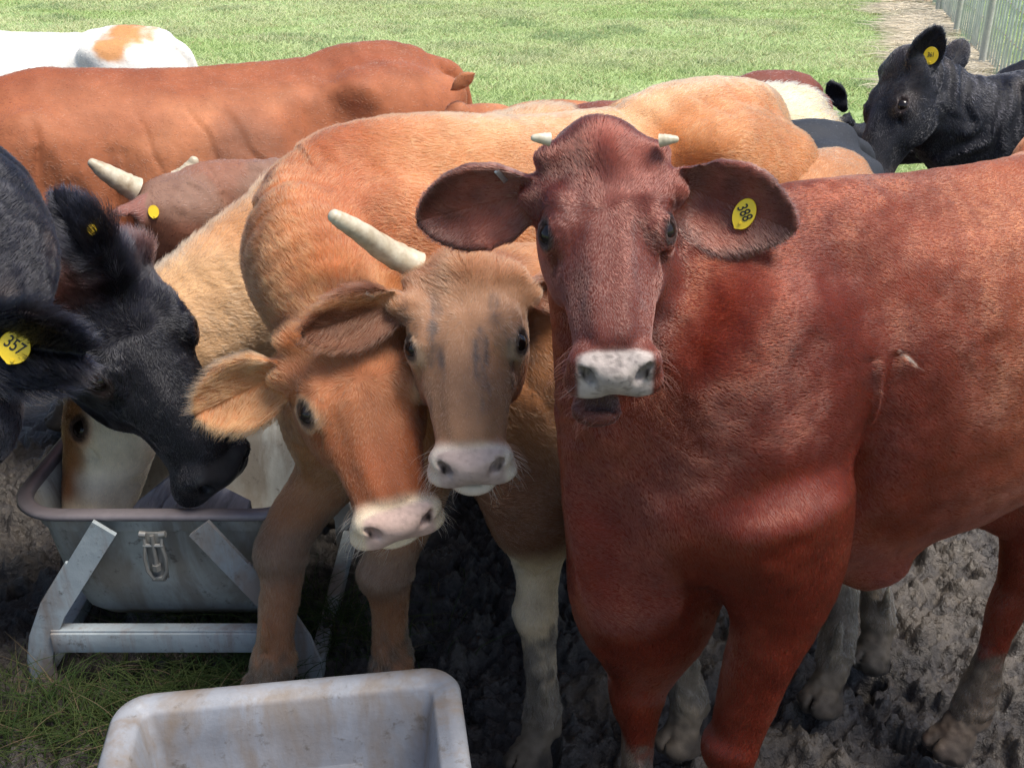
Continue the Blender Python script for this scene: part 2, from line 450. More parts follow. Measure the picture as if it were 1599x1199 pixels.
def nostril_rot(az):
    return (Matrix.Rotation(R(36), 3, 'X') @ Matrix.Rotation(R(az), 3, 'Y')).to_euler()
class Cow:
    def __init__(s, label, W, z, face, poll, muzzle, dorsal, ears, coat, hw=1.0, width=1.0, h=.012, length=1.0, legw=1.2, feet={},
                 neckmid=None, neckw=1.0, dewlap=1.0, headless_detail=False, belly=0.0, chin=(0, .462, -.128), gape=0.0, folds=0.0, bodyfurs=None, buds=None, tail=True, extra=None,
                 wrinkle=0.0, pollbump=1.0, hooks=1.0, tuck=0.0, front=1.0, tilt=0.0, neckh=1.0, eyeopen=1.0, chestup=0.0, earfur=1.0):
        s.label, s.coat = label, coat
        s.s = z / 1.30; sc = s.s
        s.fx = nrm([face[0], face[1], 0]); s.up = np.array([0, 0, 1.0]); s.lf = np.cross(s.up, s.fx)
        s.W0 = np.array([W[0], W[1], 0.0]); s.length = length; s.width = width; s.front = front; s.tilt = tilt
        s.poll, s.muz = np.asarray(poll, float), np.asarray(muzzle, float)
        s.hs = np.linalg.norm(s.muz - s.poll) / .53
        s.yh = nrm(s.muz - s.poll); zd = np.asarray(dorsal, float); s.zh = nrm(zd - s.yh * (zd @ s.yh)); s.xh = np.cross(s.yh, s.zh)
        s.HO = s.poll + s.yh * .025 * s.hs; s.hw = hw
        s.h = h = h * HQ; s.tuck = tuck
        P = []; s.lofts = []
        bl = s.body
        def L(st, k, flow, **kw):
            lo = Loft(st, k, **kw); lo.flow = flow; P.append(lo); s.lofts.append(lo); return lo
        def ebody(c, r, k, rot=None):
            Rm = np.stack([s.fx, s.lf, s.up], 1)
            P.append(ellipsoid(bl(c), np.array(r) * sc, Rm, k * sc))
        # torso
        T = [(.22, 1.02, .68, .12), (.12, 1.17, .58, .19), (0, 1.265, .55, .225), (-.18, 1.285, .53, .27), (-.42, 1.262, .50, .325), (-.66, 1.262, .49, .345),
             (-.86, 1.285, .56, .31), (-1.0, 1.30, .70, .265), (-1.14, 1.265, .82, .20), (-1.23, 1.18, .93, .13)]
        st = []
        for x, t, b, w in T:
            b -= belly * math.exp(-((x + .5) / .35) ** 2)
            b += chestup * min(1, max(0, (x + .45) / .3))
            b += tuck * min(1, max(0, (-x - .25) / .5))
            st.append([*bl((x, 0, (t + b) / 2)), w * sc * width, (t - b) / 2 * sc, 0, 0, 1])
        L(st, .05 * sc, 1, pw=2.25, cap=.5)
        # withers, spine, hooks, pins, shoulder, thigh, brisket
        ebody((-.04, 0, 1.235), (.22, .05, .075), .09); ebody((-.55, 0, 1.235), (.5, .035, .045), .09)
        for sg in (1, -1):
            ebody((-.86, .215 * width * sg, 1.20), (.075, .05 * hooks, .055), .10); ebody((-1.20, .115 * sg, 1.15), (.05, .045, .05), .08)
            ebody((.02, .185 * width * sg, .98), (.15, .075, .24), .09); ebody((.15, .155 * width * sg, .84), (.08, .075, .09), .09)
            ebody((-.05, .20 * width * sg, .76), (.12, .075, .13), .09)
            ebody((-1.0, .17 * width * sg, .98), (.21, .115, .28), .12); ebody((-.98, .18 * sg, .80), (.17, .095, .2), .1)
        ebody((-1.0, 0, 1.27), (.2, .06, .05), .1)
        ebody((.19, 0, .68), (.11, .10, .14), .1)
        for sg in (1, -1):
            P.append(ellipsoid(bl((-.175, .262 * width * sg, .80)), np.array([.016, .035, .15]) * sc, np.stack([s.fx, s.lf, s.up], 1), .07 * sc, 'sub'))
            P.append(ellipsoid(bl((-.74, .33 * width * sg, 1.10)), np.array([.10, .06, .08]) * sc, np.stack([s.fx, s.lf, s.up], 1), .14 * sc, 'sub'))
        # legs
        def leg(pts, key, side, hind):
            ztop = pts[0][2]; neutral = pts[-1]
            off = (0, 0)
            if key in feet:
                fw = np.array([feet[key][0], feet[key][1], 0]) - bl((neutral[0], neutral[1] * side, 0))
                off = (fw @ s.fx / sc, fw @ s.lf / sc)
            st = []
            for x, y, zz, w, hh in pts:
                t = min(1, (1 - zz / ztop) * 1.12) ** .9
                if len(feet.get(key, ())) > 2: t = feet[key][2] + (1 - feet[key][2]) * t
                lw = 1 + (legw - 1) * (1 if zz < .8 else .4)
                st.append([*bl((x + off[0] * t, y * side + off[1] * t, zz), noscale=off), w * sc * lw, hh * sc * lw, *s.fx])
            L(st, .045 * sc, 1, cap=.6)
            fb = lambda x, y, zz: bl((x + off[0], y * side + off[1], zz), noscale=off)
            Rb = np.stack([s.fx, s.lf, s.up], 1); hx = pts[-1][0]; hy = pts[-1][1]
            P.append(ellipsoid(fb(hx + .055, hy, .03), np.array([.040, .0045, .055]) * sc, Rb, .012 * sc, 'sub'))
            for dy in (-.022, .022): P.append(ellipsoid(fb(hx - .075, hy + dy, .105), np.array([.014, .011, .018]) * sc, Rb, .012 * sc))
            P.append(ellipsoid(fb(hx - .052, hy, .20), np.array([.012, .010, .075]) * sc, Rb, .016 * sc))
        FR = [(0, .175, .86, .080, .12), (-.03, .18, .70, .064, .088), (0, .178, .56, .050, .063), (.02, .17, .42, .043, .047), (.03, .168, .375, .046, .05), (.02, .168, .315, .034, .036),
              (.015, .168, .21, .028, .031), (.01, .168, .13, .036, .040), (.035, .168, .085, .032, .034), (.06, .168, .03, .046, .06)]
        HI = [(-1.0, .15, 1.0, .10, .18), (-.92, .175, .80, .085, .15), (-.98, .17, .64, .055, .085), (-1.12, .155, .53, .042, .062), (-1.15, .15, .47, .042, .055), (-1.13, .15, .39, .034, .042),
              (-1.115, .15, .26, .029, .033), (-1.10, .15, .14, .038, .042), (-1.07, .15, .085, .034, .036), (-1.04, .15, .03, .047, .06)]
        leg(FR, 'FL', 1, 0); leg(FR, 'FR', -1, 0); leg(HI, 'HL', 1, 1); leg(HI, 'HR', -1, 1)
        if tail:
            t = [(-1.19, 0, 1.24), (-1.27, .0, 1.19), (-1.31, .0, 1.05), (-1.31, .0, .85), (-1.30, .0, .62), (-1.29, 0, .5)]
            L([[*bl(q), r * sc, r * sc, *s.lf] for q, r in zip(t, (.035, .03, .022, .018, .03, .012))], .03 * sc, 1)
        # neck
        hl = s.head
        H0, H1 = hl((0, .03, -.115)), hl((0, .075, -.065)); b0, b1 = bl((-.12, 0, .99)), bl((.08, 0, 1.0))
        if neckmid is None: neckmid = (b1 + H0) / 2 + s.up * .01
        up0 = nrm(s.up * 1.0 - s.fx * .35); uph = nrm(-s.yh * .7 + s.zh * .6); nw = neckw * sc
        L([[*b0, .19 * nw, .27 * nw * neckh, *up0], [*b1, .165 * nw, .25 * nw * neckh, *up0], [*neckmid, .115 * nw, .175 * nw * (neckh * .5 + .5), *nrm(up0 * .6 + uph * .5)],
           [*H0, .082 * s.hs * hw, .115 * s.hs, *uph], [*H1, .07 * s.hs, .09 * s.hs, *uph]], .07 * sc, -1, cap=.7, seg=True, n=9)
        s.neck = s.lofts[-1]
        if dewlap:
            d0 = hl((0, .13, -.205)); d3 = bl((.25, 0, .70)); m = (d0 + d3) / 2
            sag = nrm(np.cross(d3 - d0, s.lf)); sag = sag if sag @ (s.fx * 1 + s.up * -1) > 0 else -sag
            L([[*d0, .03, .04, *sag], [*(d0 * .65 + d3 * .35 + sag * .0), .028, .05, *sag], [*(m * .6 + d3 * .4 + sag * .02 * dewlap), .03, .065, *sag], [*d3, .045, .07, *sag], [*bl((.16, 0, .57)), .05, .06, *s.fx]],
              .09 * sc, 0, cap=.8)
        # head
        s.EC = np.array([.082 * hw, .192, -.028]); Q = s.hs; Hm = np.stack([s.xh, s.yh, s.zh], 1)
        def eh(c, r, k=.02, op='add', rot=None, absx=False):
            Rm = Hm if rot is None else Hm @ np.array(rot.to_matrix())
            if not absx: c = (c[0] * hw, c[1], c[2]); r = (r[0] * (hw if op == 'add' else 1), r[1], r[2])
            P.append(ellipsoid(hl(c), np.array(r) * Q, Rm, k * Q, op))
        K = [(-.03, .070, -.03, -.12), (.0, .090, .000, -.15), (.06, .102, .014, -.18), (.125, .102, .016, -.20), (.19, .094, .010, -.195), (.25, .076, .002, -.175),
             (.31, .062, -.004, -.150), (.37, .056, -.010, -.132), (.415, .058, -.018, -.122), (.45, .062, -.036, -.120), (.478, .056, -.062, -.118)]
        sk = L([[*hl((0, y, (t + b) / 2)), w * Q * hw, (t - b) / 2 * Q, *s.zh] for y, w, t, b in K], .03 * Q, 2, pw=2.5, cap=.6)
        s.skull = sk
        eh((0, .0, -.012), (.052, .05, .04 * pollbump), .05)
        for sg in (1, -1):
            E = mathutils_euler
            ex, ez = s.EC[0] * sg, s.EC[2]
            eh((.074 * sg, .158, -.002), (.024, .050, .020), .03)                  # brow
            eh((ex - .003 * sg, .190, ez - .002), (.033, .043, .035), .022, absx=True)  # orbit
            eh((.066 * sg, .20, -.12), (.030, .10, .075), .05)                     # cheek
            eh((.050 * sg, .27, -.060), (.016, .10, .018), .04)                    # facial crest
            eh((.018 * sg, .30, -.012), (.014, .12, .014), .04)                    # nasal bone edge
            eh((.042 * sg, .458, -.046), (.028, .032, .032), .022)                 # nostril wing
            eh((.038 * sg, .476, -.094), (.038, .038, .026), .028)                  # upper lip
            eh((.078 * sg, .02, -.018), (.030, .026, .024), .04)                   # horn base
        eh((0, .474, -.066), (.036, .030, .042), .03, 'add', mathutils_euler((R(-22), 0, 0)))                              # nose pad
        jx, jyy, jz = chin
        L([[*hl((jx * .1, .14, -.165)), .05 * Q, .045 * Q, *s.zh], [*hl((jx * .5, .27, -.150 + (jz + .128) * .4)), .042 * Q, .038 * Q, *s.zh], [*hl((jx * .9, jyy - .10, jz - .004)), .038 * Q, .030 * Q, *s.zh],
           [*hl((jx, jyy - .02, jz)), .044 * Q, .024 * Q, *s.zh]], .025 * Q, 2)
        eh((jx / hw, jyy, jz + .002), (.038, .030, .021), .02)                     # lower lip and chin
        # mouth, nostrils, eye slits
        eh((jx * .4, .490, -.1105), (.060, .060, .0035), .010, 'sub')
        if gape: eh((jx * .8 / hw, (jyy + .47) / 2 + .022, (jz - .105) / 2 - .004), (.034, .030, gape), .012, 'sub', mathutils_euler((R(-38), 0, 0)))
        for sg in (1, -1):
            ex, ez = s.EC[0] * sg, s.EC[2]
            for (nx, ny, nz_, r_, az) in ((.037, .489, -.044, (.0110, .036, .0170), 24), (.046, .480, -.030, (.0088, .032, .0138), 48)):
                eh((nx * sg, ny, nz_), r_, .006, 'sub', mathutils_euler((R(38), 0, 0)).to_matrix().to_4x4().to_euler() if 0 else nostril_rot(az * sg))
            eh((ex + .021 * sg, .193, ez + .017), (.022, .0245, .0108 * eyeopen), .005, 'sub', mathutils_euler((0, R(-38 * sg), 0)) , absx=True)
            eh((.080 * sg, .235, -.040), (.006, .035, .006), .012, 'sub', mathutils_euler((R(-35), 0, 0)))     # tear fold
            eh((.094 * sg, .150, .004), (.020, .050, .0028), .012, 'sub', mathutils_euler((R(-10), R(30 * sg), 0)))     # brow fold
        # ears
        s.ears = []
        for ea in ears:
            sg = ea['side']
            b = hl((.096 * sg * hw, ea.get('by', .055), ea.get('bz', -.055))) if 'base' not in ea else np.asarray(ea['base'], float)
            e = nrm(ea['dir']); o = np.asarray(ea['open'], float); o = nrm(o - e * (o @ e)); w = np.cross(e, o)
            Ln, HW = ea.get('len', .19) * Q, ea.get('hw', .056) * Q; th = max(.0078, h * 1.0); dep = ea.get('cup', .034) * Q
            root = b + e * .015 * Q
            ear = dict(root=root, e=e, o=o, w=w, L=Ln, HW=HW); s.ears.append(ear)
            P.append(ellipsoid(b + e * .012 * Q, np.array([.040, .026, .026]) * Q, np.stack([e, w, o], 1), .045 * Q))
            def f(p, root=root, e=e, o=o, w=w, Ln=Ln, HW=HW, th=th, dep=dep):
                q = p - root; x = q @ e; y = q @ w; n_ = q @ o
                t = x / Ln
                hwt = HW * np.interp(t, [-.1, .0, .1, .25, .45, .65, .82, .93, 1.0], [.40, .45, .62, .88, 1, .93, .68, .42, .08])
                r = np.clip(y / np.maximum(hwt, 1e-4), -1.2, 1.2)
                d_ = dep * np.interp(t, [0, .3, .8, 1], [1.15, 1.1, .6, .15])
                c = -d_ * (1 - r * r) + .012 * t * t * 0
                a = np.abs(n_ - c) * .75 - th * np.interp(t, [0, .4, 1], [1.5, 1.0, .8])
                bnd = np.maximum((np.abs(y) - hwt) * .85, np.maximum(-x, x - Ln))
                k = .010; hh = np.maximum(k - np.abs(a - bnd), 0) / k
                return np.maximum(a, bnd) + hh * hh * k * .25
            ear['f'] = f
            P.append(Prim(root + e * Ln * .5, Ln * .62, f, .018 * Q))
        if extra: extra(s, P)
        s.P = P
        # ---- mesh
        s.root = bpy.data.objects.new('cow', None); link(s.root); s.root.location = Vector(s.W0)
        tag(s.root, label, 'cow', GROUP)
        V, Fq = polygonise(P, h)
        N = vert_normals(V, Fq)
        dsp = fbm(V, 11, 3, 2) * .0035 + vnoise(V, 42, 9) * .0010
        if wrinkle:
            _, T_, t_, a_ = s.neck.f(V.astype(np.float32), True)
            dn = np.exp(-(np.maximum(s.neck.f(V.astype(np.float32)), 0) / .03) ** 2)
            q = np.stack([t_ * 26 + fbm(V, 5, 4, 2) * 1.2, a_ * .9, V[:, 2] * 1.5], 1)
            rd = 1 - np.abs(vnoise(q, 1.0, 21))
            mask = sstep(.15, .4, t_) * sstep(.85, .72, t_) * sstep(.2, .9, np.abs(a_) + .2)
            dsp = dsp + (sstep(.55, 1, rd) - .3) * wrinkle * dn * mask
        dsp = dsp + (.0035 * fbm(V, 60, 19, 2) + .003) * sstep(.30, .12, V[:, 2])
        if folds:
            B_ = s.to_body(V); q = np.stack([B_[:, 0] * 15 + fbm(V, 3.5, 5, 2) * .8, B_[:, 2] * 1.6, B_[:, 1] * 1.2], 1)
            rd = sstep(.80, 1, 1 - np.abs(vnoise(q, 1.0, 27)))
            m_ = sstep(.75, .95, B_[:, 2]) * sstep(1.24, 1.15, B_[:, 2]) * sstep(.08, .18, np.abs(B_[:, 1])) * sstep(.3, .0, B_[:, 0]) * sstep(-.95, -.7, B_[:, 0]) * (.35 + .65 * sstep(-.1, .5, fbm(V, 2.2, 8, 2)))
            dsp = dsp - rd * m_ * folds
        Hc = s.to_head(V)
        wr = np.zeros(len(V))
        for sg in (1, -1):
            d_ = np.linalg.norm((Hc - np.array([s.EC[0] * sg, .192, s.EC[2]])) / np.array([1, 1.25, 1]), axis=1)
            ring = .5 + .5 * np.cos(6.283 * (d_ + .004 * vnoise(Hc, 45, 3)) / .0125)
            wr += (ring ** 2) * sstep(.034, .040, d_) * sstep(.072, .052, d_) * sstep(.6, .0, np.abs(vnoise(Hc, 18, 4)) - .3) * ((Hc[:, 1] < .2) | (Hc[:, 2] < -.05) | (np.abs(Hc[:, 0]) < s.EC[0] * 1.0))
        dsp *= np.where((Hc[:, 1] > .12) & (np.abs(Hc[:, 0]) < .15) & (Hc[:, 1] < .6) & (np.abs(Hc[:, 2]) < .3), .45, 1.0)
        dsp -= wr * .0022 * s.hs
        V = V + N * dsp[:, None]
        s.V, s.Fq, s.N = V, Fq, vert_normals(V, Fq)
        rgb, wet = s.colour(V)
        s.body_o = mesh_obj('body', V, Fq, M['skin'])
        set_color(s.body_o.data, 'coat', rgb); set_float(s.body_o.data, 'wet', wet)
        s.own(s.body_o)
        # ---- eyes
        for sg in (1, -1):
            c = hl(((s.EC[0] + .004) * sg, .192, s.EC[2] + .003)); bm = bmesh.new()
            bmesh.ops.create_uvsphere(bm, u_segments=24, v_segments=16, radius=.0250 * Q)
            me = bpy.data.meshes.new('eye'); bm.to_mesh(me); bm.free(); me.materials.append(M['eye'])
            me.polygons.foreach_set('use_smooth', np.ones(len(me.polygons), bool))
            o = link(bpy.data.objects.new('eye', me)); o.location = Vector(c); s.own(o)
        s.bvh = None
    def own(s, o):
        o.parent = s.root; o.matrix_parent_inverse = Matrix.Translation(-Vector(s.W0)); return o
    def body(s, c, noscale=None):
        return s.W0 + s.s * (s.fx * c[0] * (s.length if c[0] < 0 else (s.front if c[2] > .5 else 1)) + s.lf * c[1] + s.up * (c[2] - (c[0] * s.tilt if c[2] > .5 else 0)))
    def head(s, c): return s.HO + s.hs * (s.xh * c[0] + s.yh * c[1] + s.zh * c[2])
    def to_head(s, P):
        q = (P - s.HO) / s.hs
        return np.stack([q @ s.xh, q @ s.yh, q @ s.zh], 1)
    def to_body(s, P):
        q = (P - s.W0) / s.s; return np.stack([q @ s.fx, q @ s.lf, q[:, 2]], 1)
    def colour(s, P):
        H, B = s.to_head(P), s.to_body(P)
        near = np.linalg.norm(H - np.array([0, .25, -.07]), axis=1) < .42
        rgb = s.coat(s, P, H, B).astype(float); hw = s.hw
        wet = np.zeros(len(P))
        nz = getattr(s.coat, 'nose', C3((.05, .035, .035)))
        # nose pad: bare damp skin between and round the nostrils
        pad = sstep(.400, .412, H[:, 1] + .45 * H[:, 2] * -1 * .0 + .52 * H[:, 2] - .0 - .35 * np.maximum(np.abs(H[:, 0] / hw) - .03, 0)) * 0 + sstep(.438, .452, H[:, 1] - .30 * np.maximum(np.abs(H[:, 0] / hw) - .03, 0)) * sstep(-.104, -.096, H[:, 2]) * sstep(.060, .050, np.abs(H[:, 0] / hw)) * near * (H[:, 1] < .6)
        spk = sstep(.1, .7, fbm(P, 230, 8, 2)) * .5 + .25 * sstep(.1, .8, fbm(P, 60, 18, 2))
        rgb = mixc(rgb, nz[None] * (1 - spk[:, None] * getattr(s.coat, 'speck', .4)), pad); wet = pad
        mouth = (np.abs(H[:, 2] + .1085) < .006) & (H[:, 1] > .42) & (H[:, 1] < .6) & (np.abs(H[:, 0]) < .08) & near
        rgb[mouth] *= .45
        for sg in (1, -1):
            d = np.linalg.norm((H - np.array([.041 * sg * hw, .484, -.038])) / np.array([.014, .018, .020]), axis=1)
            rgb = mixc(rgb, C3((.014, .008, .008))[None], sstep(1.15, .72, d) * .96)
            ev = (H - np.array([(s.EC[0] + .018) * sg, .194, s.EC[2] + .015])) / np.array([.024, .032, .021])
            d = np.linalg.norm(ev, axis=1)
            rgb = mixc(rgb, C3((.03, .018, .016))[None], sstep(1.3, .95, d) * .92)
        # hooves and mud on the legs
        leg = sstep(.72, .62, B[:, 2])
        mudt = sstep(.07, -.07, P[:, 2] - getattr(s.coat, 'mud', .30) - .04 + fbm(P, 9, 5, 3) * .10 + fbm(P, 45, 15, 2) * .05) * .92
        rgb = mixc(rgb, (MUD * .62)[None] * (1 + .5 * fbm(P, 34, 6, 3))[:, None], mudt)
        rgb = mixc(rgb, C3((.035, .028, .024))[None], sstep(.085, .035, P[:, 2] + .02 * fbm(P, 30, 16, 2)) * .8)
        return np.clip(rgb, .002, 1), wet
    def flow(s, P, N):
        P = P.astype(np.float32); F_ = np.zeros((len(P), 3)); Hc = s.to_head(P)
        for lo in s.lofts:
            m = (np.linalg.norm(P - lo.c, axis=1) - lo.r) < .1
            if not m.any() or lo.flow == 0: continue
            d, T, t, a = lo.f(P[m], True)
            w = np.exp(-np.abs(d) / .022)[:, None]
            if lo.flow == 2:
                sg = np.tanh((Hc[m, 1] - .15 + .02 * vnoise(P[m], 30, 5)) / .022)
                lat = s.xh[None] * (np.tanh(Hc[m, 0] / .02) * .6)[:, None]
                v = T * sg[:, None] + lat; w = w * 1.5
            elif lo.flow == -1: v = -T + np.array([0, 0, -.45])
            else: v = T + np.array([0, 0, -.35]) if lo is s.lofts[0] else T
            F_[m] += w * v
        for e in s.ears:
            q = P - e['root']; x = q @ e['e'] / e['L']
            m = (x > .05) & (x < 1.15) & (np.abs(q @ e['w']) < e['HW'] * 1.2) & (np.abs(q @ e['o']) < .07) & (e['f'](P) < .008)
            side = np.sign(q[m] @ e['w'])[:, None] * e['w'][None]
            F_[m] = e['e'][None] + side * .55
        F_ += .35 * np.stack([vnoise(P, 9, 31), vnoise(P, 9, 32), vnoise(P, 9, 33)], 1) * np.linalg.norm(F_, axis=1)[:, None]
        F_ -= N * (F_ * N).sum(1)[:, None]
        return F_ / np.maximum(np.linalg.norm(F_, axis=1), 1e-6)[:, None]
    def inear(s, P):
        m = np.zeros(len(P), bool)
        for e in s.ears:
            q = P - e['root']; x = q @ e['e'] / e['L']
            m |= (x > .06) & (x < 1.15) & (np.abs(q @ e['w']) < e['HW'] * 1.2) & (np.abs(q @ e['o']) < .07) & (e['f'](P) < .006)
        return m
    def fur(s, count, length=.010, rad=.00035, lift=.22, seed=1, lenf=None, region=None, name='fur', px=(-80, 1680, -60, 1260), gain=1.0, var=.22, mess=1.0, mat=None):
        rng = np.random.default_rng(seed)
        fn, ar = face_normals(s.V, s.Fq); c = s.V[s.Fq].mean(1)
        camv = np.array([0, 0, CAM_H]) - c; dist = np.linalg.norm(camv, axis=1)
        facing = (fn * camv).sum(1) / dist
        v = c - np.array([0, 0, CAM_H]); depth = v[:, 1] * CP - v[:, 2] * SP; upv = v[:, 1] * SP + v[:, 2] * CP
        px_, py_ = 799.5 + F * v[:, 0] / np.maximum(depth, .1), 599.5 - F * upv / np.maximum(depth, .1)
        ok = (facing > -.35) & (px_ > px[0]) & (px_ < px[1]) & (py_ > px[2]) & (py_ < px[3]) & (c[:, 2] > .12)
        wgt = ar * ok / np.maximum(dist, .5) ** 1.0
        if region is not None: wgt = wgt * region(s, c)
        if wgt.sum() <= 0: return None
        idx = rng.choice(len(wgt), count, p=wgt / wgt.sum())
        q = s.V[s.Fq[idx]]; u, w = rng.random(count)[:, None], rng.random(count)[:, None]
        P = (q[:, 0] * (1 - u) + q[:, 1] * u) * (1 - w) + (q[:, 3] * (1 - u) + q[:, 2] * u) * w
        nq = s.N[s.Fq[idx]].mean(1); N = nq / np.linalg.norm(nq, axis=1)[:, None]
        H = s.to_head(P)
        rgb, wet = s.colour(P)
        bare = (wet > .35)
        for sg in (1, -1):
            bare |= np.linalg.norm((H - np.array([(s.EC[0] + .018) * sg, .193, s.EC[2] + .015])) / np.array([.02, .027, .017]), axis=1) < 1.0
            bare |= np.linalg.norm((H - np.array([.041 * sg * s.hw, .484, -.038])) / np.array([.014, .02, .02]), axis=1) < 1.15
        keep = ~bare; P, N, rgb, H = P[keep], N[keep], rgb[keep], H[keep]; n = len(P)
        Fl = s.flow(P, N)
        ln = length * (.65 + .7 * rng.random(n))
        onface = (H[:, 1] > .05) & (H[:, 1] < .6) & (np.abs(H[:, 0]) < .14 * s.hw) & (H[:, 2] > -.25) & (H[:, 2] < .08)
        ln = np.where(onface, ln * np.interp(H[:, 1], [.05, .2, .35, .5], [1, .8, .55, .4]), ln)
        li = np.full(n, lift)
        ie = s.inear(P); ln = np.where(ie, ln * 1.25, ln); li = np.where(ie, lift * 1.3, li)
        if lenf is not None:
            f = lenf(s, P, H); ln = ln * f; li = np.clip(li * np.sqrt(f), 0, .8)
        cl = fbm(P, 70, 41, 2) * .35
        li = np.clip(li + cl * .18 * mess + rng.normal(0, .06 * mess, n), .03, .9)
        side = np.cross(N, Fl)
        D = Fl + side * (fbm(P, 38, 55, 2) * .35 * mess + rng.normal(0, .12 * mess, n))[:, None]; D /= np.linalg.norm(D, axis=1)[:, None]
        K = 4; t = np.linspace(0, 1, K)
        pts = np.zeros((n, K, 3), np.float32)
        for i, tt in enumerate(t):
            pts[:, i] = P + N * (.0004 - .0010 * (mess > .6)) + D * (ln * tt * np.sqrt(1 - li ** 2))[:, None] + N * (ln * li * (tt - .45 * tt * tt) * 1.6)[:, None]
        cv = bpy.data.hair_curves.new(name)
        cv.add_curves([K] * n)
        pos = cv.attributes.get('position') or cv.attributes.new('position', 'FLOAT_VECTOR', 'POINT')
        pos.data.foreach_set('vector', (pts - s.W0.astype(np.float32)).reshape(-1))
        rr = np.tile(np.array([1, .9, .65, .12], np.float32) * rad, n) 
        ra = cv.attributes.get('radius') or cv.attributes.new('radius', 'FLOAT', 'POINT')
        ra.data.foreach_set('value', rr)
        cc = np.ones((n, 4), np.float32)
        b = 1 + var * rng.normal(0, .5, n) + .22 * fbm(P, 55, 61, 2)
        cc[:, :3] = np.clip(rgb * np.clip(b, .35, 2)[:, None] * gain, .002, .95)
        a = cv.attributes.new('coat', 'FLOAT_COLOR', 'CURVE'); a.data.foreach_set('color', cc.ravel())
        cv.materials.append(M[mat or 'hair'])
        o = bpy.data.objects.new(name, cv); link(o, s.root)
        return o
    def hit(s, px, py):
        if s.bvh is None: s.bvh = BVHTree.FromPolygons([tuple(v) for v in s.V], [tuple(int(i) for i in f) for f in s.Fq])
        d = ray(px, py); r = s.bvh.ray_cast(Vector((0, 0, CAM_H)), Vector(d).normalized())
        return (np.array(r[0]), np.array(r[1])) if r[0] is not None else (None, None)
    def horn(s, pts, rads):
        pts = [np.asarray(p, float) for p in pts]
        C = catmull(np.hstack([np.array(pts), np.array(rads)[:, None]]), 6)
        b = BM(); n = len(C)
        rad = [r * (1 + .03 * math.sin(i * 1.9)) for i, r in enumerate(C[:, 3])]
        rad = [r * (1 + .035 * math.cos(i * 3.14) * max(0, 1 - i / 9)) for i, r in enumerate(rad)]
        e = C[-1, :3] - C[-2, :3]; e /= np.linalg.norm(e); r = rad[-1]
        C = np.vstack([C] + [np.append(C[n - 1, :3] + e * r * a_, 0)[None] for a_ in (.35, .6, .75)]); rad += [r * .88, r * .6, r * .15]
        b.tube([c[:3] for c in C], rad, 20)
        return s.own(b.build('horn', M['horn'], angle=70))
    def eartag(s, px, py, size=.024, text=None, tilt=0.0, toward=.5, lift=.006, aspect=1.25, textsize=None, rot=0):
        p, n = s.hit(px, py)
        if p is None: print('TAG MISS', s.label); return
        v = nrm(np.array([0, 0, CAM_H]) - p); n = nrm(n if n @ v > 0 else -n); n = nrm(n * (1 - toward) + v * toward)
        upw = np.array([math.sin(R(tilt)), 0, math.cos(R(tilt))]); y = nrm(upw - n * (upw @ n)); x = np.cross(y, n)
        Mx = Matrix(((x[0], y[0], n[0], 0), (x[1], y[1], n[1], 0), (x[2], y[2], n[2], 0), (0, 0, 0, 1)))
        c = p + n * lift
        Mx = Matrix.Translation(Vector(c)) @ Mx
        bm = bmesh.new(); N_ = 40; ring = []
        for k in range(N_):
            a = 2 * math.pi * k / N_; r = 1 + .10 * math.exp(-((((a - 1.5 * math.pi + .25 + math.pi) % (2 * math.pi)) - math.pi) / .16) ** 2)
            ring.append((size * r * math.cos(a), size * aspect * r * math.sin(a)))
        prof = [(0.97, -.0015), (1, -.0008), (1, .0008), (.97, .0016), (.90, .0013), (.0, .0013)]
        rows = []
        for f_, z_ in prof[:-1]: rows.append([bm.verts.new((x_ * f_, y_ * f_, z_)) for x_, y_ in ring])
        for a_, b_ in zip(rows, rows[1:]):
            for k in range(N_): bm.faces.new((a_[k], a_[(k + 1) % N_], b_[(k + 1) % N_], b_[k]))
        bm.faces.new(rows[0][::-1]); bm.faces.new(rows[-1])
        bmesh.ops.create_cone(bm, cap_ends=True, segments=16, radius1=size * .14, radius2=size * .10, depth=.003, matrix=Matrix.Translation((0, -size * .88, .0025)))
        bmesh.ops.create_cone(bm, cap_ends=True, segments=12, radius1=size * .14, radius2=size * .14, depth=lift * 2, matrix=Matrix.Translation((0, -size * .55, -lift)))
        bmesh.ops.recalc_face_normals(bm, faces=bm.faces)
        me = bpy.data.meshes.new('ear_tag'); bm.to_mesh(me); bm.free(); me.materials.append(M['tag']); me.transform(Mx)
        o = link(bpy.data.objects.new('ear_tag', me)); s.own(o)
        if text:
            fc = bpy.data.curves.new('number', 'FONT'); fc.body = text; fc.size = textsize or size * 1.15; fc.align_x = 'CENTER'; fc.align_y = 'CENTER'
            fc.extrude = .0003; fc.offset = .0002; fc.materials.append(M['ink'])
            tmp = bpy.data.objects.new('tmp', fc); me = bpy.data.meshes.new_from_object(tmp); bpy.data.objects.remove(tmp); bpy.data.curves.remove(fc)
            t = link(bpy.data.objects.new('number', me))
            t.parent = o; t.matrix_parent_inverse = Matrix()
            mw = Mx @ Matrix.Translation((0, size * .12, .0019)) @ Matrix.Rotation(R(rot), 4, 'Z') @ Matrix.Diagonal((.82, 1.15, 1, 1))
            t.matrix_basis = mw
        return o
from mathutils import Euler as mathutils_euler
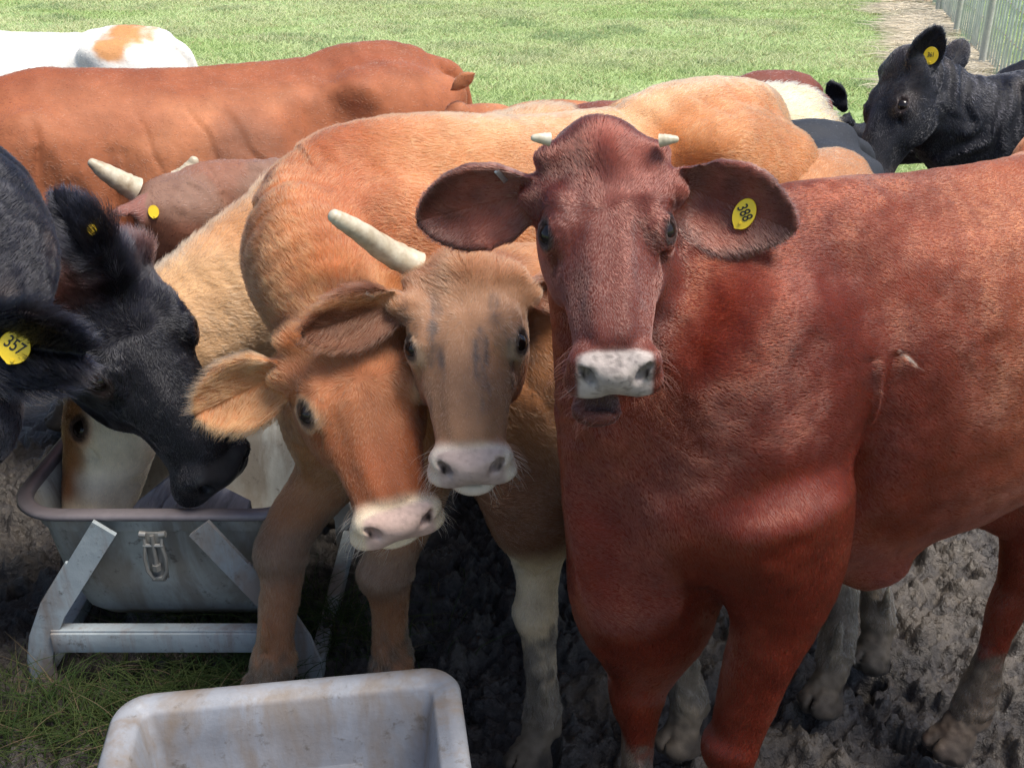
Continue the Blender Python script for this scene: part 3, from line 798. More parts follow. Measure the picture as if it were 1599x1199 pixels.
# ------------------------------------------------------------------ coat colours (pigment of the hair, plus painted sun on the mahogany flank)
def pale_muzzle(H, rgb, col, y0=.43, y1=.47, n=None):
    m = sstep(y0, y1, H[:, 1] + (n if n is not None else 0)) * (H[:, 1] < .62) * (np.abs(H[:, 0]) < .16) * (np.abs(H[:, 2]) < .22)
    return mixc(rgb, C3(col)[None], m)
def eye_ring(s, H, rgb, col, r=1.9, soft=.5, amt=.8, low=0.0):
    for sg in (1, -1):
        d = np.linalg.norm((H - np.array([(s.EC[0] + .014) * sg, .195 + low, s.EC[2] + .01])) / np.array([.026, .030, .022]), axis=1)
        rgb = mixc(rgb, C3(col)[None], sstep(r, r - soft, d) * amt)
    return rgb
def headmask(s, P, H, y0=-.05):
    Pf = P.astype(np.float32); m = (np.linalg.norm(Pf - s.skull.c, axis=1) < s.skull.r + .08); w = np.zeros(len(P))
    w[m] = sstep(.055, .012, s.skull.f(Pf[m])) * sstep(y0 - .02, y0 + .03, H[m, 1])
    return w
def plain(col, dark=None, nose=(.05, .035, .035), mud=.30, speck=.4, var=.18):
    def f(s, P, H, B):
        rgb = np.repeat(C3(col)[None], len(P), 0)
        n = fbm(P, 4.5, 77, 3)
        if dark is not None: rgb = mixc(rgb, C3(dark)[None], sstep(-.2, .9, n))
        return rgb * (1 + var * fbm(P, 14, 78, 2))[:, None]
    f.nose, f.mud, f.speck = C3(nose), mud, speck
    return f
def coat_mahogany(s, P, H, B):
    rgb = np.repeat(C3((.118, .0145, .005))[None], len(P), 0)
    n = fbm(P, 5, 70, 3)
    rgb = mixc(rgb, C3((.165, .025, .008))[None], sstep(.0, 1, n) * .7)
    side = sstep(-.2, -.5, B[:, 0]) * sstep(.6, 1.0, B[:, 2])
    rgb = mixc(rgb, C3((.31, .070, .022))[None], side * .6)  # sunlit orange of the upper flank painted into the coat
    fm = headmask(s, P, H)
    rgb = mixc(rgb, C3((.115, .030, .021))[None], fm * .8)
    inn = np.linalg.norm((H - np.array([.026, .512, -.128])) / np.array([.040, .030, .022]), axis=1); rgb = mixc(rgb, C3((.05, .020, .018))[None], sstep(1.0, .8, inn) * .85)
    st = sstep(.015, .0, np.abs(np.abs(H[:, 0]) - .05 - .02 * vnoise(P, 20, 7))) * (H[:, 1] > .18) * (H[:, 1] < .36) * (H[:, 2] > -.1) * fm
    rgb = mixc(rgb, C3((.08, .03, .025))[None], st * .4)
    for k_, (x0, z0) in enumerate(((-.20, 1.10), (-.215, 1.09))):
        u = (B[:, 0] - x0) * -.72 - (B[:, 2] - z0) * .69; v = (B[:, 0] - x0) * -.69 + (B[:, 2] - z0) * .72
        rgb = mixc(rgb, C3((.70, .62, .52))[None], (np.abs(v + .004 * vnoise(P, 40, 9)) < .0011) * (np.abs(u) < .022) * (vnoise(P, 140, 10) > -.35) * (B[:, 1] > 0) * .85)
    lip = np.linalg.norm((H - np.array([.034, .535, -.140])) / np.array([.06, .045, .035]), axis=1); rgb = mixc(rgb, C3((.045, .018, .014))[None], sstep(1.25, .8, lip) * .7)
    ie = s.inear(P)
    for e in s.ears:
        q = P - e['root']; x = q @ e['e'] / e['L']; y = (q @ e['w']) / e['HW']; o = q @ e['o']
        m = ie & (np.abs(y) < .8)
        rgb[ie] = C3((.085, .030, .022))
        pk = ie & (x > .08) & (x < .6) & (np.abs(y) < .55)
    for e in s.ears:
        q = P - e['root']; x = q @ e['e'] / e['L']; y = (q @ e['w']) / e['HW']
        t = sstep(.62, .2, np.abs(x - .42) + .35 * np.abs(y)) * ie * (np.abs(y) < 1) * (.7 + .5 * vnoise(P, 40, 3))
        rgb = mixc(rgb, C3((.30, .075, .045))[None], np.clip(t, 0, 1) * .75)
    return rgb * (1 + .15 * fbm(P, 16, 71, 2))[:, None]
coat_mahogany.nose, coat_mahogany.mud, coat_mahogany.speck = C3((.48, .40, .36)), .20, .85
def coat_tan(s, P, H, B):
    n = fbm(P, 5, 80, 3)
    rgb = np.repeat(C3((.46, .175, .060))[None], len(P), 0)
    rgb = mixc(rgb, C3((.36, .115, .040))[None], sstep(-.3, .7, n) * .6)
    # redder crest and shoulder, paler rump, cream topline
    red = np.exp(-((B[:, 0] - .10) / .17) ** 2) * sstep(.95, 1.15, B[:, 2])
    rgb = mixc(rgb, C3((.30, .075, .030))[None], red * .75)
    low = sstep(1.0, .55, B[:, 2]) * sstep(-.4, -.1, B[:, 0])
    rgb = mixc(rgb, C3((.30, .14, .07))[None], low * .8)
    br = sstep(.18, .06, np.hypot(B[:, 0] + .38, (B[:, 2] - 1.14) * 1.3) + .06 * n) * .5
    rgb = mixc(rgb, C3((.26, .11, .045))[None], br)
    top = sstep(.10, .02, np.abs(B[:, 1]) + .03 * n) * sstep(1.12, 1.2, B[:, 2]) * sstep(.0, -.35, B[:, 0])
    rgb = mixc(rgb, C3((.62, .36, .18))[None], top * .7)
    fm = headmask(s, P, H)
    rgb = mixc(rgb, C3((.30, .10, .038))[None], fm * 1.0)
    rgb = mixc(rgb, C3((.25, .062, .020))[None], fm * sstep(.25, .36, H[:, 1] + .5 * np.abs(H[:, 0])) * .7)
    rgb = eye_ring(s, H, rgb, (.55, .34, .19), 1.9, .7, .65)
    k = .02 * n
    rgb = pale_muzzle(H, rgb, (.66, .52, .36), .405, .45, k)
    knee = sstep(.09, .03, np.abs(P[:, 2] - .40)) * sstep(-.5, -.3, B[:, 0])
    rgb = mixc(rgb, C3((.17, .12, .085))[None], knee * .6)
    rgb = np.where(s.inear(P)[:, None], C3((.46, .18, .07))[None], rgb)
    return rgb * (1 + .14 * fbm(P, 16, 81, 2))[:, None]
coat_tan.nose, coat_tan.mud, coat_tan.speck = C3((.58, .40, .33)), .12, .35
def coat_brindle(s, P, H, B):
    n = fbm(P, 6, 90, 3)
    rgb = np.repeat(C3((.36, .15, .06))[None], len(P), 0)
    rgb = mixc(rgb, C3((.085, .035, .020))[None], sstep(-.45, -.1, B[:, 0]) * sstep(1.0, .8, B[:, 2]) * .9)
    legs = sstep(.62, .52, B[:, 2])
    rgb = mixc(rgb, C3((.52, .38, .23))[None], legs)
    fm = headmask(s, P, H, -.08)
    face = np.repeat(C3((.29, .145, .078))[None], len(P), 0)
    face = mixc(face, C3((.24, .09, .04))[None], sstep(.09, -.03, H[:, 1]))
    face = mixc(face, C3((.16, .045, .018))[None], sstep(-.045, -.10, H[:, 2]) * sstep(.14, .24, H[:, 1]))
    stk = sstep(.0, .8, fbm(np.stack([H[:, 0] * 3.2, H[:, 1] * 1.0, H[:, 2]], 1), 9, 92, 3)) * sstep(.03, .12, H[:, 1]) * sstep(.42, .34, H[:, 1]) * (.45 + .55 * sstep(-.2, .3, fbm(np.stack([H[:, 0] * 5, H[:, 1], H[:, 2] * 2], 1), 38, 93, 2)))
    face = mixc(face, C3((.085, .062, .055))[None], stk * .9)
    rgb = mixc(rgb, face, fm)
    rgb = eye_ring(s, H, rgb, (.46, .31, .20), 1.9, .7, .7, .006)
    rgb = pale_muzzle(H, rgb, (.60, .50, .41), .415, .45, .02 * n)
    neck = (H[:, 2] < -.2) & (H[:, 1] > -.3) & (B[:, 0] > -.1)
    ie = s.inear(P); rgb = np.where(ie[:, None], C3((.42, .17, .075))[None], rgb)
    for e in s.ears:
        q = P - e['root']; y = (q @ e['w']) / e['HW']; x = q @ e['e'] / e['L']
        rgb = mixc(rgb, C3((.12, .045, .025))[None], ie * sstep(.55, .95, np.abs(y) + .3 * sstep(.5, 0, x)) * .9)
    return rgb * (1 + .14 * fbm(P, 16, 91, 2))[:, None]
coat_brindle.nose, coat_brindle.mud, coat_brindle.speck = C3((.44, .33, .29)), .22, .4
def coat_cream(s, P, H, B):
    n = fbm(P, 5, 100, 3)
    rgb = np.repeat(C3((.56, .34, .18))[None], len(P), 0)
    rgb = mixc(rgb, C3((.42, .18, .07))[None], sstep(1.02, 1.12, B[:, 2] + .05 * n) * .6)
    fm = headmask(s, P, H, -.12)
    face = np.repeat(C3((.78, .68, .52))[None], len(P), 0)
    face = mixc(face, C3((.36, .15, .06))[None], sstep(.03, -.01, -H[:, 2] - .01 + .03 * n) * sstep(.08, .13, H[:, 1]) * sstep(.40, .33, H[:, 1]))
    face = mixc(face, C3((.50, .29, .13))[None], sstep(.07, .04, np.hypot(H[:, 1] - .08, H[:, 2] + .2)))
    rgb = mixc(rgb, face, fm)
    rgb = eye_ring(s, H, rgb, (.40, .22, .14), 1.5, .4, .6)
    return rgb * (1 + .12 * fbm(P, 20, 101, 2))[:, None]
coat_cream.nose, coat_cream.mud, coat_cream.speck = C3((.5, .35, .3)), .25, .3
def coat_redbrown(s, P, H, B):
    n = fbm(P, 4, 110, 3)
    rgb = np.repeat(C3((.34, .115, .050))[None], len(P), 0)
    rgb = mixc(rgb, C3((.44, .17, .075))[None], sstep(.1, .9, n) * .7)
    rgb = mixc(rgb, C3((.22, .055, .022))[None], sstep(1.20, 1.29, B[:, 2] + .03 * n) * .75)
    g = sstep(.22, .05, np.hypot((B[:, 0] + .58), (B[:, 2] - 1.08) * 1.6) + .08 * n)
    rgb = mixc(rgb, C3((.16, .075, .045))[None], g * .55)
    return rgb * (1 + .12 * fbm(P, 18, 111, 2))[:, None]
coat_redbrown.nose, coat_redbrown.mud = C3((.2, .1, .08)), .3
def coat_white(s, P, H, B):
    n = fbm(P, 5, 120, 3)
    rgb = np.repeat(C3((.80, .76, .68))[None], len(P), 0)
    o = sstep(.16, .10, np.hypot(B[:, 0] + .98, (B[:, 2] - 1.32) * .9) + .05 * n + .02 * fbm(P, 25, 3, 2))
    rgb = mixc(rgb, C3((.55, .26, .10))[None], o)
    return rgb
coat_white.nose, coat_white.mud = C3((.5, .35, .3)), .3
def coat_black_brow(s, P, H, B):
    n = fbm(P, 6, 130, 3)
    rgb = np.repeat(C3((.008, .008, .012))[None], len(P), 0)
    rgb = mixc(rgb, C3((.085, .040, .032))[None], sstep(.10, .0, H[:, 1] + .03 * n) * headmask(s, P, H, -.1) * .9)
    return rgb
coat_black_brow.nose, coat_black_brow.mud = C3((.03, .03, .035)), .3
def coat_black(s, P, H, B):
    n = fbm(P, 6, 131, 3)
    rgb = np.repeat(C3((.008, .008, .012))[None], len(P), 0)
    rgb = mixc(rgb, C3((.028, .020, .018))[None], sstep(.2, 1.0, n) * .7)
    return rgb
coat_black.nose, coat_black.mud = C3((.03, .03, .035)), .3
def coat_slate(s, P, H, B):
    return np.repeat(C3((.030, .032, .038))[None], len(P), 0) * (1 + .1 * fbm(P, 8, 5, 2))[:, None]
coat_slate.nose, coat_slate.mud = C3((.03, .03, .035)), .3
def coat_dusk(s, P, H, B):
    """brown horned cow: greyer neck, dark face"""
    n = fbm(P, 6, 140, 3)
    rgb = np.repeat(C3((.24, .105, .065))[None], len(P), 0)
    rgb = mixc(rgb, C3((.20, .135, .10))[None], sstep(-.3, .6, n) * .5)
    rgb = mixc(rgb, C3((.13, .045, .025))[None], headmask(s, P, H, -.02) * .75)
    ie = s.inear(P); rgb = np.where(ie[:, None], C3((.26, .11, .085))[None], rgb)
    return rgb
coat_dusk.nose, coat_dusk.mud = C3((.2, .1, .08)), .3
# ------------------------------------------------------------------ ground
def ground_material():
    m = NT('churned_mud'); o = m.obj()
    n1 = m.noise(5, 5, .6, o); n2 = m.noise(45, 5, .65, o); n3 = m.noise(1.1, 3, .5, o)
    c = m.ramp(n2, [(.3, (.012, .010, .010)), (.52, (.045, .038, .034)), (.8, (.13, .112, .095))])
    c = m.mix(m.ramp(n1, [(.4, 0), (.65, .6)]), c, (.030, .025, .023))
    hgt = m.attr('high_lit', 'Fac')
    c = m.mix(m.math('MULTIPLY', hgt, .85), c, (.105, .086, .068))  # paler clod tops, with painted sunlight towards the right
    m.base(c); m.rough(m.ramp(n1, [(.35, .25), (.7, .7)])); m.bump(n2, .9, .018)
    return m.m
def field_material():
    m = NT('pasture_soil'); o = m.obj()
    n1 = m.noise(.55, 4, .55, o); n2 = m.noise(9, 4, .6, m.scalevec(o, (1, .55, 1)))
    c = m.ramp(n1, [(.3, (.28, .36, .16)), (.5, (.34, .43, .18)), (.7, (.40, .48, .23))])
    c = m.mix(m.ramp(n2, [(.35, 0), (.65, .7)]), c, (.11, .18, .06))
    m.base(c); m.rough(.95); m.b.inputs['Specular IOR Level'].default_value = .1
    m.bump(n2, .6, .05)
    return m.m
def mud_parts(P):
    low = .030 * fbm(P, 1.6, 201, 2) + .020 * fbm(P, 5, 202, 2)
    W_ = P + np.stack([fbm(P, 11, 5, 3), fbm(P, 11, 15, 3), P[:, 0] * 0], 1) * .035
    d1, i1 = worley(W_, 8.5, 203); d2, i2 = worley(W_ + fbm(P, 40, 6, 2)[:, None] * .010, 21, 204); d3, i3 = worley(P + fbm(P, 60, 7, 2)[:, None] * .006, 46, 205)
    clod = sstep(.60, .15, d1) * (.15 + i1) * .040 + sstep(.58, .12, d2) * (.05 + i2) * .036 + sstep(.6, .12, d3) * i3 * .016 + .010 * fbm(P, 32, 208, 3)
    pit = sstep(.34, .20, d1) * (i1 < .16) * .07
    return low, clod - pit
def mud_height(P):
    a, b = mud_parts(P); return a + b - .034
def grid_mesh(name, xs, ys, zf, mat):
    X, Y = np.meshgrid(xs, ys, indexing='ij'); P = np.stack([X.ravel(), Y.ravel(), np.zeros(X.size)], 1); P[:, 2] = zf(P)
    a, b = len(xs), len(ys); i = (np.arange(a - 1)[:, None] * b + np.arange(b - 1)[None]).ravel()
    Fq = np.stack([i, i + b, i + b + 1, i + 1], 1)
    return mesh_obj(name, P, Fq, mat), P
xs = np.concatenate([np.linspace(-9, -1.75, 120), np.linspace(-1.74, 2.1, 520), np.linspace(2.11, 9, 120)])
ys = np.concatenate([np.linspace(-3, .7, 60), np.linspace(.71, 3.3, 370), np.linspace(3.32, 7.2, 130)])
o, P = grid_mesh('mud', xs, ys, lambda P: mud_height(P) - .25 * sstep(6.2, 7.2, P[:, 1]) - .25 * sstep(7.5, 9, np.abs(P[:, 0])), ground_material())
lowp, cl = mud_parts(P); hv = np.clip(sstep(.004, .052, cl) * (.35 + .65 * sstep(-.3, .7, P[:, 0] + .3 * fbm(P, 1.5, 209, 2))), 0, 1)  # clod height, weighted to paint the right side sunlit and the left shaded
set_float(o.data, 'high_lit', hv); tag(o, kind='structure')
m_field = field_material()
def fz(P): return .03 * fbm(P, .5, 210, 2) - .03
gx = np.concatenate([[-400, -120, -50], np.linspace(-25, 25, 120), [50, 120, 400]]); gy = np.concatenate([[-60, 0], np.linspace(5.5, 40, 110), [60, 120, 500]])
def fz2(P):
    hole = (P[:, 1] < 6.1) & (np.abs(P[:, 0]) < 8.2)
    return fz(P) - .30 * (P[:, 1] < 6.1)
o, _ = grid_mesh('field', gx, gy, fz2, m_field); tag(o, kind='structure')

# grass of the pasture: stuff
def blades(name, P, hgt, rad, cols, lean, rng, mat, K=4):
    n = len(P); a = rng.random(n) * 6.283; l = hgt
    D = np.stack([np.cos(a), np.sin(a), np.zeros(n)], 1) * (lean * (.4 + rng.random(n)))[:, None]
    pts = np.zeros((n, K, 3), np.float32)
    for i in range(K):
        t = i / (K - 1); pts[:, i] = P + np.array([0, 0, 1.0]) * (l * t * (1 - .25 * t * lean))[:, None] + D * (l * t * t)[:, None]
    cv = bpy.data.hair_curves.new(name); cv.add_curves([K] * n)
    pos = cv.attributes.get('position') or cv.attributes.new('position', 'FLOAT_VECTOR', 'POINT'); pos.data.foreach_set('vector', pts.reshape(-1))
    ra = cv.attributes.get('radius') or cv.attributes.new('radius', 'FLOAT', 'POINT')
    ra.data.foreach_set('value', (np.tile(np.array([1, .85, .6, .1], np.float32)[:K], n) * np.repeat(rad, K)).astype(np.float32))
    cc = np.ones((n, 4), np.float32); cc[:, :3] = cols
    at_ = cv.attributes.new('coat', 'FLOAT_COLOR', 'CURVE'); at_.data.foreach_set('color', cc.ravel())
    cv.materials.append(mat); return link(bpy.data.objects.new(name, cv))
def blade_material():
    m = NT('grass_blade'); c = m.attr('coat'); m.base(c); m.rough(.7); m.b.inputs['Specular IOR Level'].default_value = .25
    t = m.n('ShaderNodeBsdfTranslucent'); m.L(c, t.inputs['Color']); mx = m.n('ShaderNodeMixShader'); mx.inputs[0].default_value = .25
    m.L(m.b.outputs[0], mx.inputs[1]); m.L(t.outputs[0], mx.inputs[2]); m.L(mx.outputs[0], m.out.inputs['Surface'])
    return m.m
M['blade'] = blade_material()
rng = np.random.default_rng(5)
n = 230000
Y = 6.0 + 20 * rng.random(n) ** 1.25; X = (rng.random(n) * 2 - 1) * (Y * .53 + 1.2)
P = np.stack([X, Y, np.zeros(n)], 1); P[:, 2] = fz2(P) - .005
tuft = fbm(P, 1.3, 220, 3); keep = rng.random(n) < sstep(-1.0, .6, tuft) + .25
P = P[keep]; tuft = tuft[keep]; n = len(P)
base = mixc(np.repeat(C3((.43, .53, .22))[None], n, 0), C3((.56, .62, .32))[None], sstep(-.5, .9, fbm(P, .45, 222, 2)))
base = mixc(base, C3((.27, .35, .17))[None], sstep(.2, .9, tuft) * .8); base = mixc(base, C3((.58, .58, .34))[None], sstep(.1, .8, fbm(P * np.array([.4, 1, 1]), .8, 224, 3)) * .6)
base = mixc(base, C3((.42, .38, .20))[None], (rng.random(n) < .10) * .8)
base *= (.9 + .2 * rng.random(n))[:, None]
g = blades('pasture_grass', P,   .035 + .045 * rng.random(n) * (1 + .6 * np.maximum(tuft, 0)), .0035 + .00028 * P[:, 1], base, .8, rng, M['blade'])
tag(g, kind='stuff')
# grass that grows in the mud by the foot of the far feed tub
n = 2400
cx = np.array([[-.97, 1.93, .16], [-.80, 1.97, .13], [-1.12, 1.88, .12], [-.66, 2.0, .10], [-.86, 1.83, .14], [-.50, 2.2, .12], [-.7, 2.25, .2]])
ci = rng.integers(0, len(cx), n); P = np.stack([cx[ci, 0] + rng.normal(0, 1, n) * cx[ci, 2], cx[ci, 1] + rng.normal(0, 1, n) * cx[ci, 2] * .45, np.zeros(n)], 1); P[:, 2] = mud_height(P) - .01
base = mixc(np.repeat(C3((.028, .060, .014))[None], n, 0), C3((.08, .10, .03))[None], rng.random(n)); base = mixc(base, C3((.16, .12, .07))[None], (rng.random(n) < .10) * 1.0)  # shade around the tub is put into the dark blade colour
g = blades('tub_grass', P, .05 + .10 * rng.random(n), np.full(n, .0013), base, 1.2, rng, M['blade']); tag(g, kind='stuff')

# ------------------------------------------------------------------ fence and the dry hay along its foot
FA, FB = np.array([4.35, 8.9, 0]), np.array([7.9, 21.8, 0])
def fence():
    root = bpy.data.objects.new('fence', None); link(root); root.location = Vector(FA)
    tag(root, 'grey stock fence of upright slats with thin cross wires beside the pasture', 'fence')
    d = nrm(FB - FA); Ln = np.linalg.norm(FB - FA); sd = np.cross(d, [0, 0, 1.0]); rr = random.Random(3)
    mg = NT('galvanised_slat'); o = mg.obj(); f = mg.noise(6, 4, .6, o)
    mg.base(mg.ramp(f, [(.3, (.42, .46, .42)), (.55, (.55, .60, .54)), (.75, (.68, .68, .60))])); mg.rough(.55); mg.b.inputs['Metallic'].default_value = .15
    mw = mat_simple('rusty_wire', (.26, .18, .13), .7)
    b = BM(); k = 0; x = .0
    while x < Ln:
        w = .035 + rr.random() * .02
        p = FA + d * x; b.box(p - FA + np.array([0, 0, .62]), (w, .018, 1.22), Matrix.Rotation(math.atan2(d[1], d[0]) + rr.uniform(-.1, .1), 3, 'Z'), .003)
        x += .17 + rr.random() * .05
    b.build('slats', mg.m, root)
    for z in (.12, .42, .72, 1.02, 1.2):
        w = BM(); w.tube([FA * 0 + d * (Ln * i / 30) + sd * .016 + np.array([0, 0, z + .012 * math.sin(i * 1.3)]) for i in range(31)], .006, 6); w.build('wire', mw, root)
    mp = mat_simple('fence_post', (.50, .50, .44), .8, bump=(.5, .01))
    for x in np.arange(0.3, Ln, 2.8):
        w = BM(); p = d * x - sd * .06; w.tube([p + np.array([0, 0, -.1]), p + np.array([0, 0, 1.38])], .035, 12); w.build('post', mp, root)
fence()
n = 60000
t = rng.random(n); dF = nrm(FB - FA); sdF = np.cross(dF, [0, 0, 1.0])
off = -.08 + rng.normal(0, .17, n) - .25 * fbm(FA[None] + (FB - FA)[None] * t[:, None], .9, 233, 2)
P = FA[None] + (FB - FA)[None] * t[:, None] + sdF[None] * (-off * -1)[:, None] * 1.0 - sdF[None] * .28
keep = fbm(P, 1.6, 230, 2) > -.35; P = P[keep]; n = len(P); P[:, 2] = fz2(P) + .06 * rng.random(n)
base = np.repeat(C3((.80, .70, .53))[None], n, 0) * (.55 + .6 * rng.random(n))[:, None]
g = blades('dry_hay', P, (.05 + .11 * rng.random(n)), np.full(n, .008), base, 2.6, rng, M['blade']); tag(g, kind='stuff')
# ------------------------------------------------------------------ the herd
import os, time
QUICK = float(os.environ.get('FURQ', '1'))
T0 = time.time()
def fur(c, n, **kw): return c.fur(max(10, int(n * QUICK)), **kw) if QUICK > .02 else None
cows = {}

# --- the mahogany cow in front, on the right
def x388(s, P):
    hl, Q = s.head, s.hs
    P.append(ellipsoid(hl((.0, .02, -.26)), np.array([.05, .06, .05]) * Q, np.stack([s.xh, s.yh, s.zh], 1), .06))
    P.append(ellipsoid(s.body((.17, .0, .58)), (.10, .075, .12), None, .10)); P.append(ellipsoid(at(1362, 885, 1.66), (.055, .03, .04), None, .09))
A_ = cows['red'] = Cow('big mahogany cow in front, facing the camera, its ear tag reading 388', (.37, 1.62), 1.285, (-.93, -.36),
    at(940, 205, 1.60), at(964, 590, 1.33), (-.02, -1, .30),
    [dict(side=1, by=.085, dir=(-1, .02, -.22), open=(-.15, -1, -.05), len=.255, hw=.094, cup=.046), dict(side=-1, by=.085, bz=-.03, dir=(1, -.30, -.30), open=(-.1, -1, .0), len=.262, hw=.092, cup=.046)],
    coat_mahogany, hw=1.31, width=.69, length=.90, tuck=.14, belly=-.03, front=.80, tilt=.095, neckh=.78, eyeopen=.5, chestup=.05, h=.0060, legw=1.02, feet=dict(FL=(.355, 1.41), FR=(.19, 1.47, .2), HR=(.93, 1.77, .85), HL=(1.5, 1.75)), neckmid=np.array([.20, 1.57, 1.05]), neckw=.80,
    chin=(.034, .530, -.140), gape=.007, wrinkle=.008, tail=False, extra=x388, dewlap=1.4)
s = A_
fur(s, 620000, px=(-80, 2400, -60, 1300), length=.0062, rad=.00026, lift=.10, seed=11, mess=.4, var=.12, mat='sleek',
    lenf=lambda s, P, H: 1 + 1.6 * np.exp(-(((H[:, 1] - .0) / .08) ** 2 + (H[:, 0] / .05) ** 2)) * (H[:, 2] > -.1) * (np.abs(H[:, 2]) < .2))
for px_, py_, dx in ((838, 212, -1), (1050, 214, 1)):
    b = at(px_ + dx * -20, py_ + 6, 1.56); s.horn([b, b + np.array([dx * .012, -.003, .002]), b + np.array([dx * .024, -.004, .003])], [.010, .008, .005])
s.eartag(1163, 334, .0165, '388', tilt=18, aspect=1.45, toward=.6, lift=.007, rot=-42, textsize=.020)

def whiskers(c, n, col=None, seed=3):
    c.fur(n, length=.085, rad=.00020, lift=.55, seed=seed, gain=2.2, name='whiskers', lenf=lambda s, P, H: 1.0 + 0 * P[:, 0], region=lambda s, p: (lambda H: ((H[:, 1] > .41) & (H[:, 1] < .60) & (np.abs(H[:, 0]) > .03) & (H[:, 2] < -.05) & (H[:, 2] > -.22) & (np.abs(H[:, 0]) < .12)).astype(float))(s.to_head(p)))
whiskers(A_, 170)
# --- tan cow with lowered head
B_ = cows['tan'] = Cow('orange tan cow with lowered head and cream muzzle, pressed against the horned cow', (-.30, 2.17), 1.305, (-.86, -.50),
    at(528, 478, 1.82), at(632, 832, 1.57), (.30, -1, .42),
    [dict(side=1, by=.085, dir=(-1, -.15, -.40), open=(.0, -1, .15), len=.225, hw=.088, cup=.040), dict(side=-1, dir=(.9, .5, .2), open=(.3, -1, .3), len=.12, hw=.05)],
    coat_tan, chin=(0, .492, -.135), hw=1.44, h=.0062, legw=1.25, feet=dict(FR=(-.60, 1.89, .15), FL=(-.325, 1.91), HL=(.40, 2.75), HR=(.2, 3.0)), neckmid=np.array([-.41, 1.98, 1.10]), dewlap=.4, width=.76, hooks=1.2, neckw=1.0, neckh=.66, front=.55, length=.90, eyeopen=.7)
s = B_
fur(s, 330000, length=.013, rad=.00032, lift=.24, seed=12,
    lenf=lambda s, P, H: 1 + .45 * s.inear(P) + 1.0 * np.exp(-(((H[:, 1] + .02) / .12) ** 2 + (H[:, 0] / .13) ** 2)) * (np.abs(H[:, 2]) < .25))

# --- brindled cow with one horn, between the two
C_ = cows['horned'] = Cow('light brown cow with one long pale horn between tan and mahogany cows', (.17, 2.02), 1.13, (-.70, -.71),
    at(722, 402, 1.84), at(735, 738, 1.56), (0, -1, .36),
    [dict(side=1, by=.085, bz=.0, dir=(-1, -.50, -.16), open=(-.3, -1, -.05), len=.25, hw=.078, cup=.036), dict(side=-1, dir=(1, .4, -.1), open=(.1, -1, .2), len=.15, hw=.05)],
    coat_brindle, eyeopen=.72, chin=(0, .495, -.135), hw=1.40, width=.85, neckw=.85, h=.0064, legw=1.2, feet=dict(FR=(.035, 1.74), FL=(.37, 1.80), HL=(.72, 1.93), HR=(.88, 2.08)), length=1.0, neckmid=np.array([.02, 1.96, 1.0]), dewlap=1.6)
s = C_
fur(s, 260000, length=.0105, rad=.00030, lift=.2, seed=13,
    lenf=lambda s, P, H: 1 + .7 * s.inear(P) + 1.6 * np.exp(-(((H[:, 1] + .02) / .07) ** 2 + (H[:, 0] / .10) ** 2)) * (np.abs(H[:, 2]) < .2))
s.horn([at(652, 416, 1.87), at(605, 392, 1.85), at(562, 362, 1.80), at(532, 344, 1.78), at(521, 337, 1.775)], [.027, .0245, .019, .015, .012])
whiskers(B_, 170, seed=4); whiskers(C_, 170, seed=5)
def ear_clip(s, p0, p1, wid=.008):
    a, na = s.hit(*p0); b, nb = s.hit(*p1)
    if a is None or b is None: print('CLIP MISS'); return
    v = nrm(np.array([0, 0, CAM_H]) - a)
    bm = BM(); bm.beam(a + v * .004, b + v * .004, wid, .002, up=v, bevel=.0007); bm.beam(a + v * .002 - nrm(b - a) * .002, a - v * .012 - nrm(b - a) * .002, wid, .002, up=nrm(b - a), bevel=.0005)
    s.own(bm.build('ear_clip', M['clip']))
ear_clip(A_, (776, 268), (790, 284)); ear_clip(C_, (573, 458), (584, 463), .006)

# --- black cow at the left edge, tag 357
D_ = cows['black_near'] = Cow('black cow cut by the left edge, its hairy ear carrying a round tag reading 357', (-1.27, 1.98), 1.34, (.93, -.36),
    at(-135, 470, 1.62), at(-175, 890, 1.44), (-.65, -.75, .25),
    [dict(side=-1, dir=(1, .0, -.06), open=(-.05, -1, .12), len=.225, hw=.085, cup=.034), dict(side=1, dir=(-1, .2, 0), open=(0, -1, .1), len=.18)],
    coat_black, hw=1.0, front=.4, h=.008, legw=1.1, neckmid=np.array([-.97, 1.86, 1.20]), dewlap=0, tail=True, feet=dict(FL=(-1.3, 1.95)))
fur(D_, 110000, length=.013, rad=.00032, lift=.26, seed=14, mat='sleek', lenf=lambda s, P, H: 1 + 1.5 * s.inear(P))
D_.eartag(27, 541, .0245, '357', tilt=14, aspect=1.12, toward=.6, lift=.02, rot=-28, textsize=.026)

# --- black cow whose head crosses behind, brown forelock
E_ = cows['black_far'] = Cow('black cow with a brown forelock, head turned down to the right above the far tub', (-1.95, 2.85), 1.10, (.85, -.5),
    at(128, 392, 2.16), at(374, 752, 2.08), (.62, -.62, .55),
    [dict(side=-1, base=at(176, 410, 2.15), dir=(-.52, .10, .80), open=(.35, .95, -.2), len=.150, hw=.055, cup=.03), dict(side=1, dir=(-.9, -.3, -.3), open=(-.2, -1, .2), len=.16)],
    coat_black_brow, eyeopen=.4, hw=1.2, h=.008, neckmid=at(20, 520, 2.3), neckw=.8, dewlap=.3)
fur(E_, 90000, length=.013, rad=.00034, lift=.25, seed=15, mat='sleek', lenf=lambda s, P, H: 1 + 2.0 * np.exp(-(((H[:, 1] + .0) / .09) ** 2)) * (np.abs(H[:, 0]) < .12) * (np.abs(H[:, 2]) < .2))
E_.eartag(144, 359, .009, None, toward=.7, lift=.006)

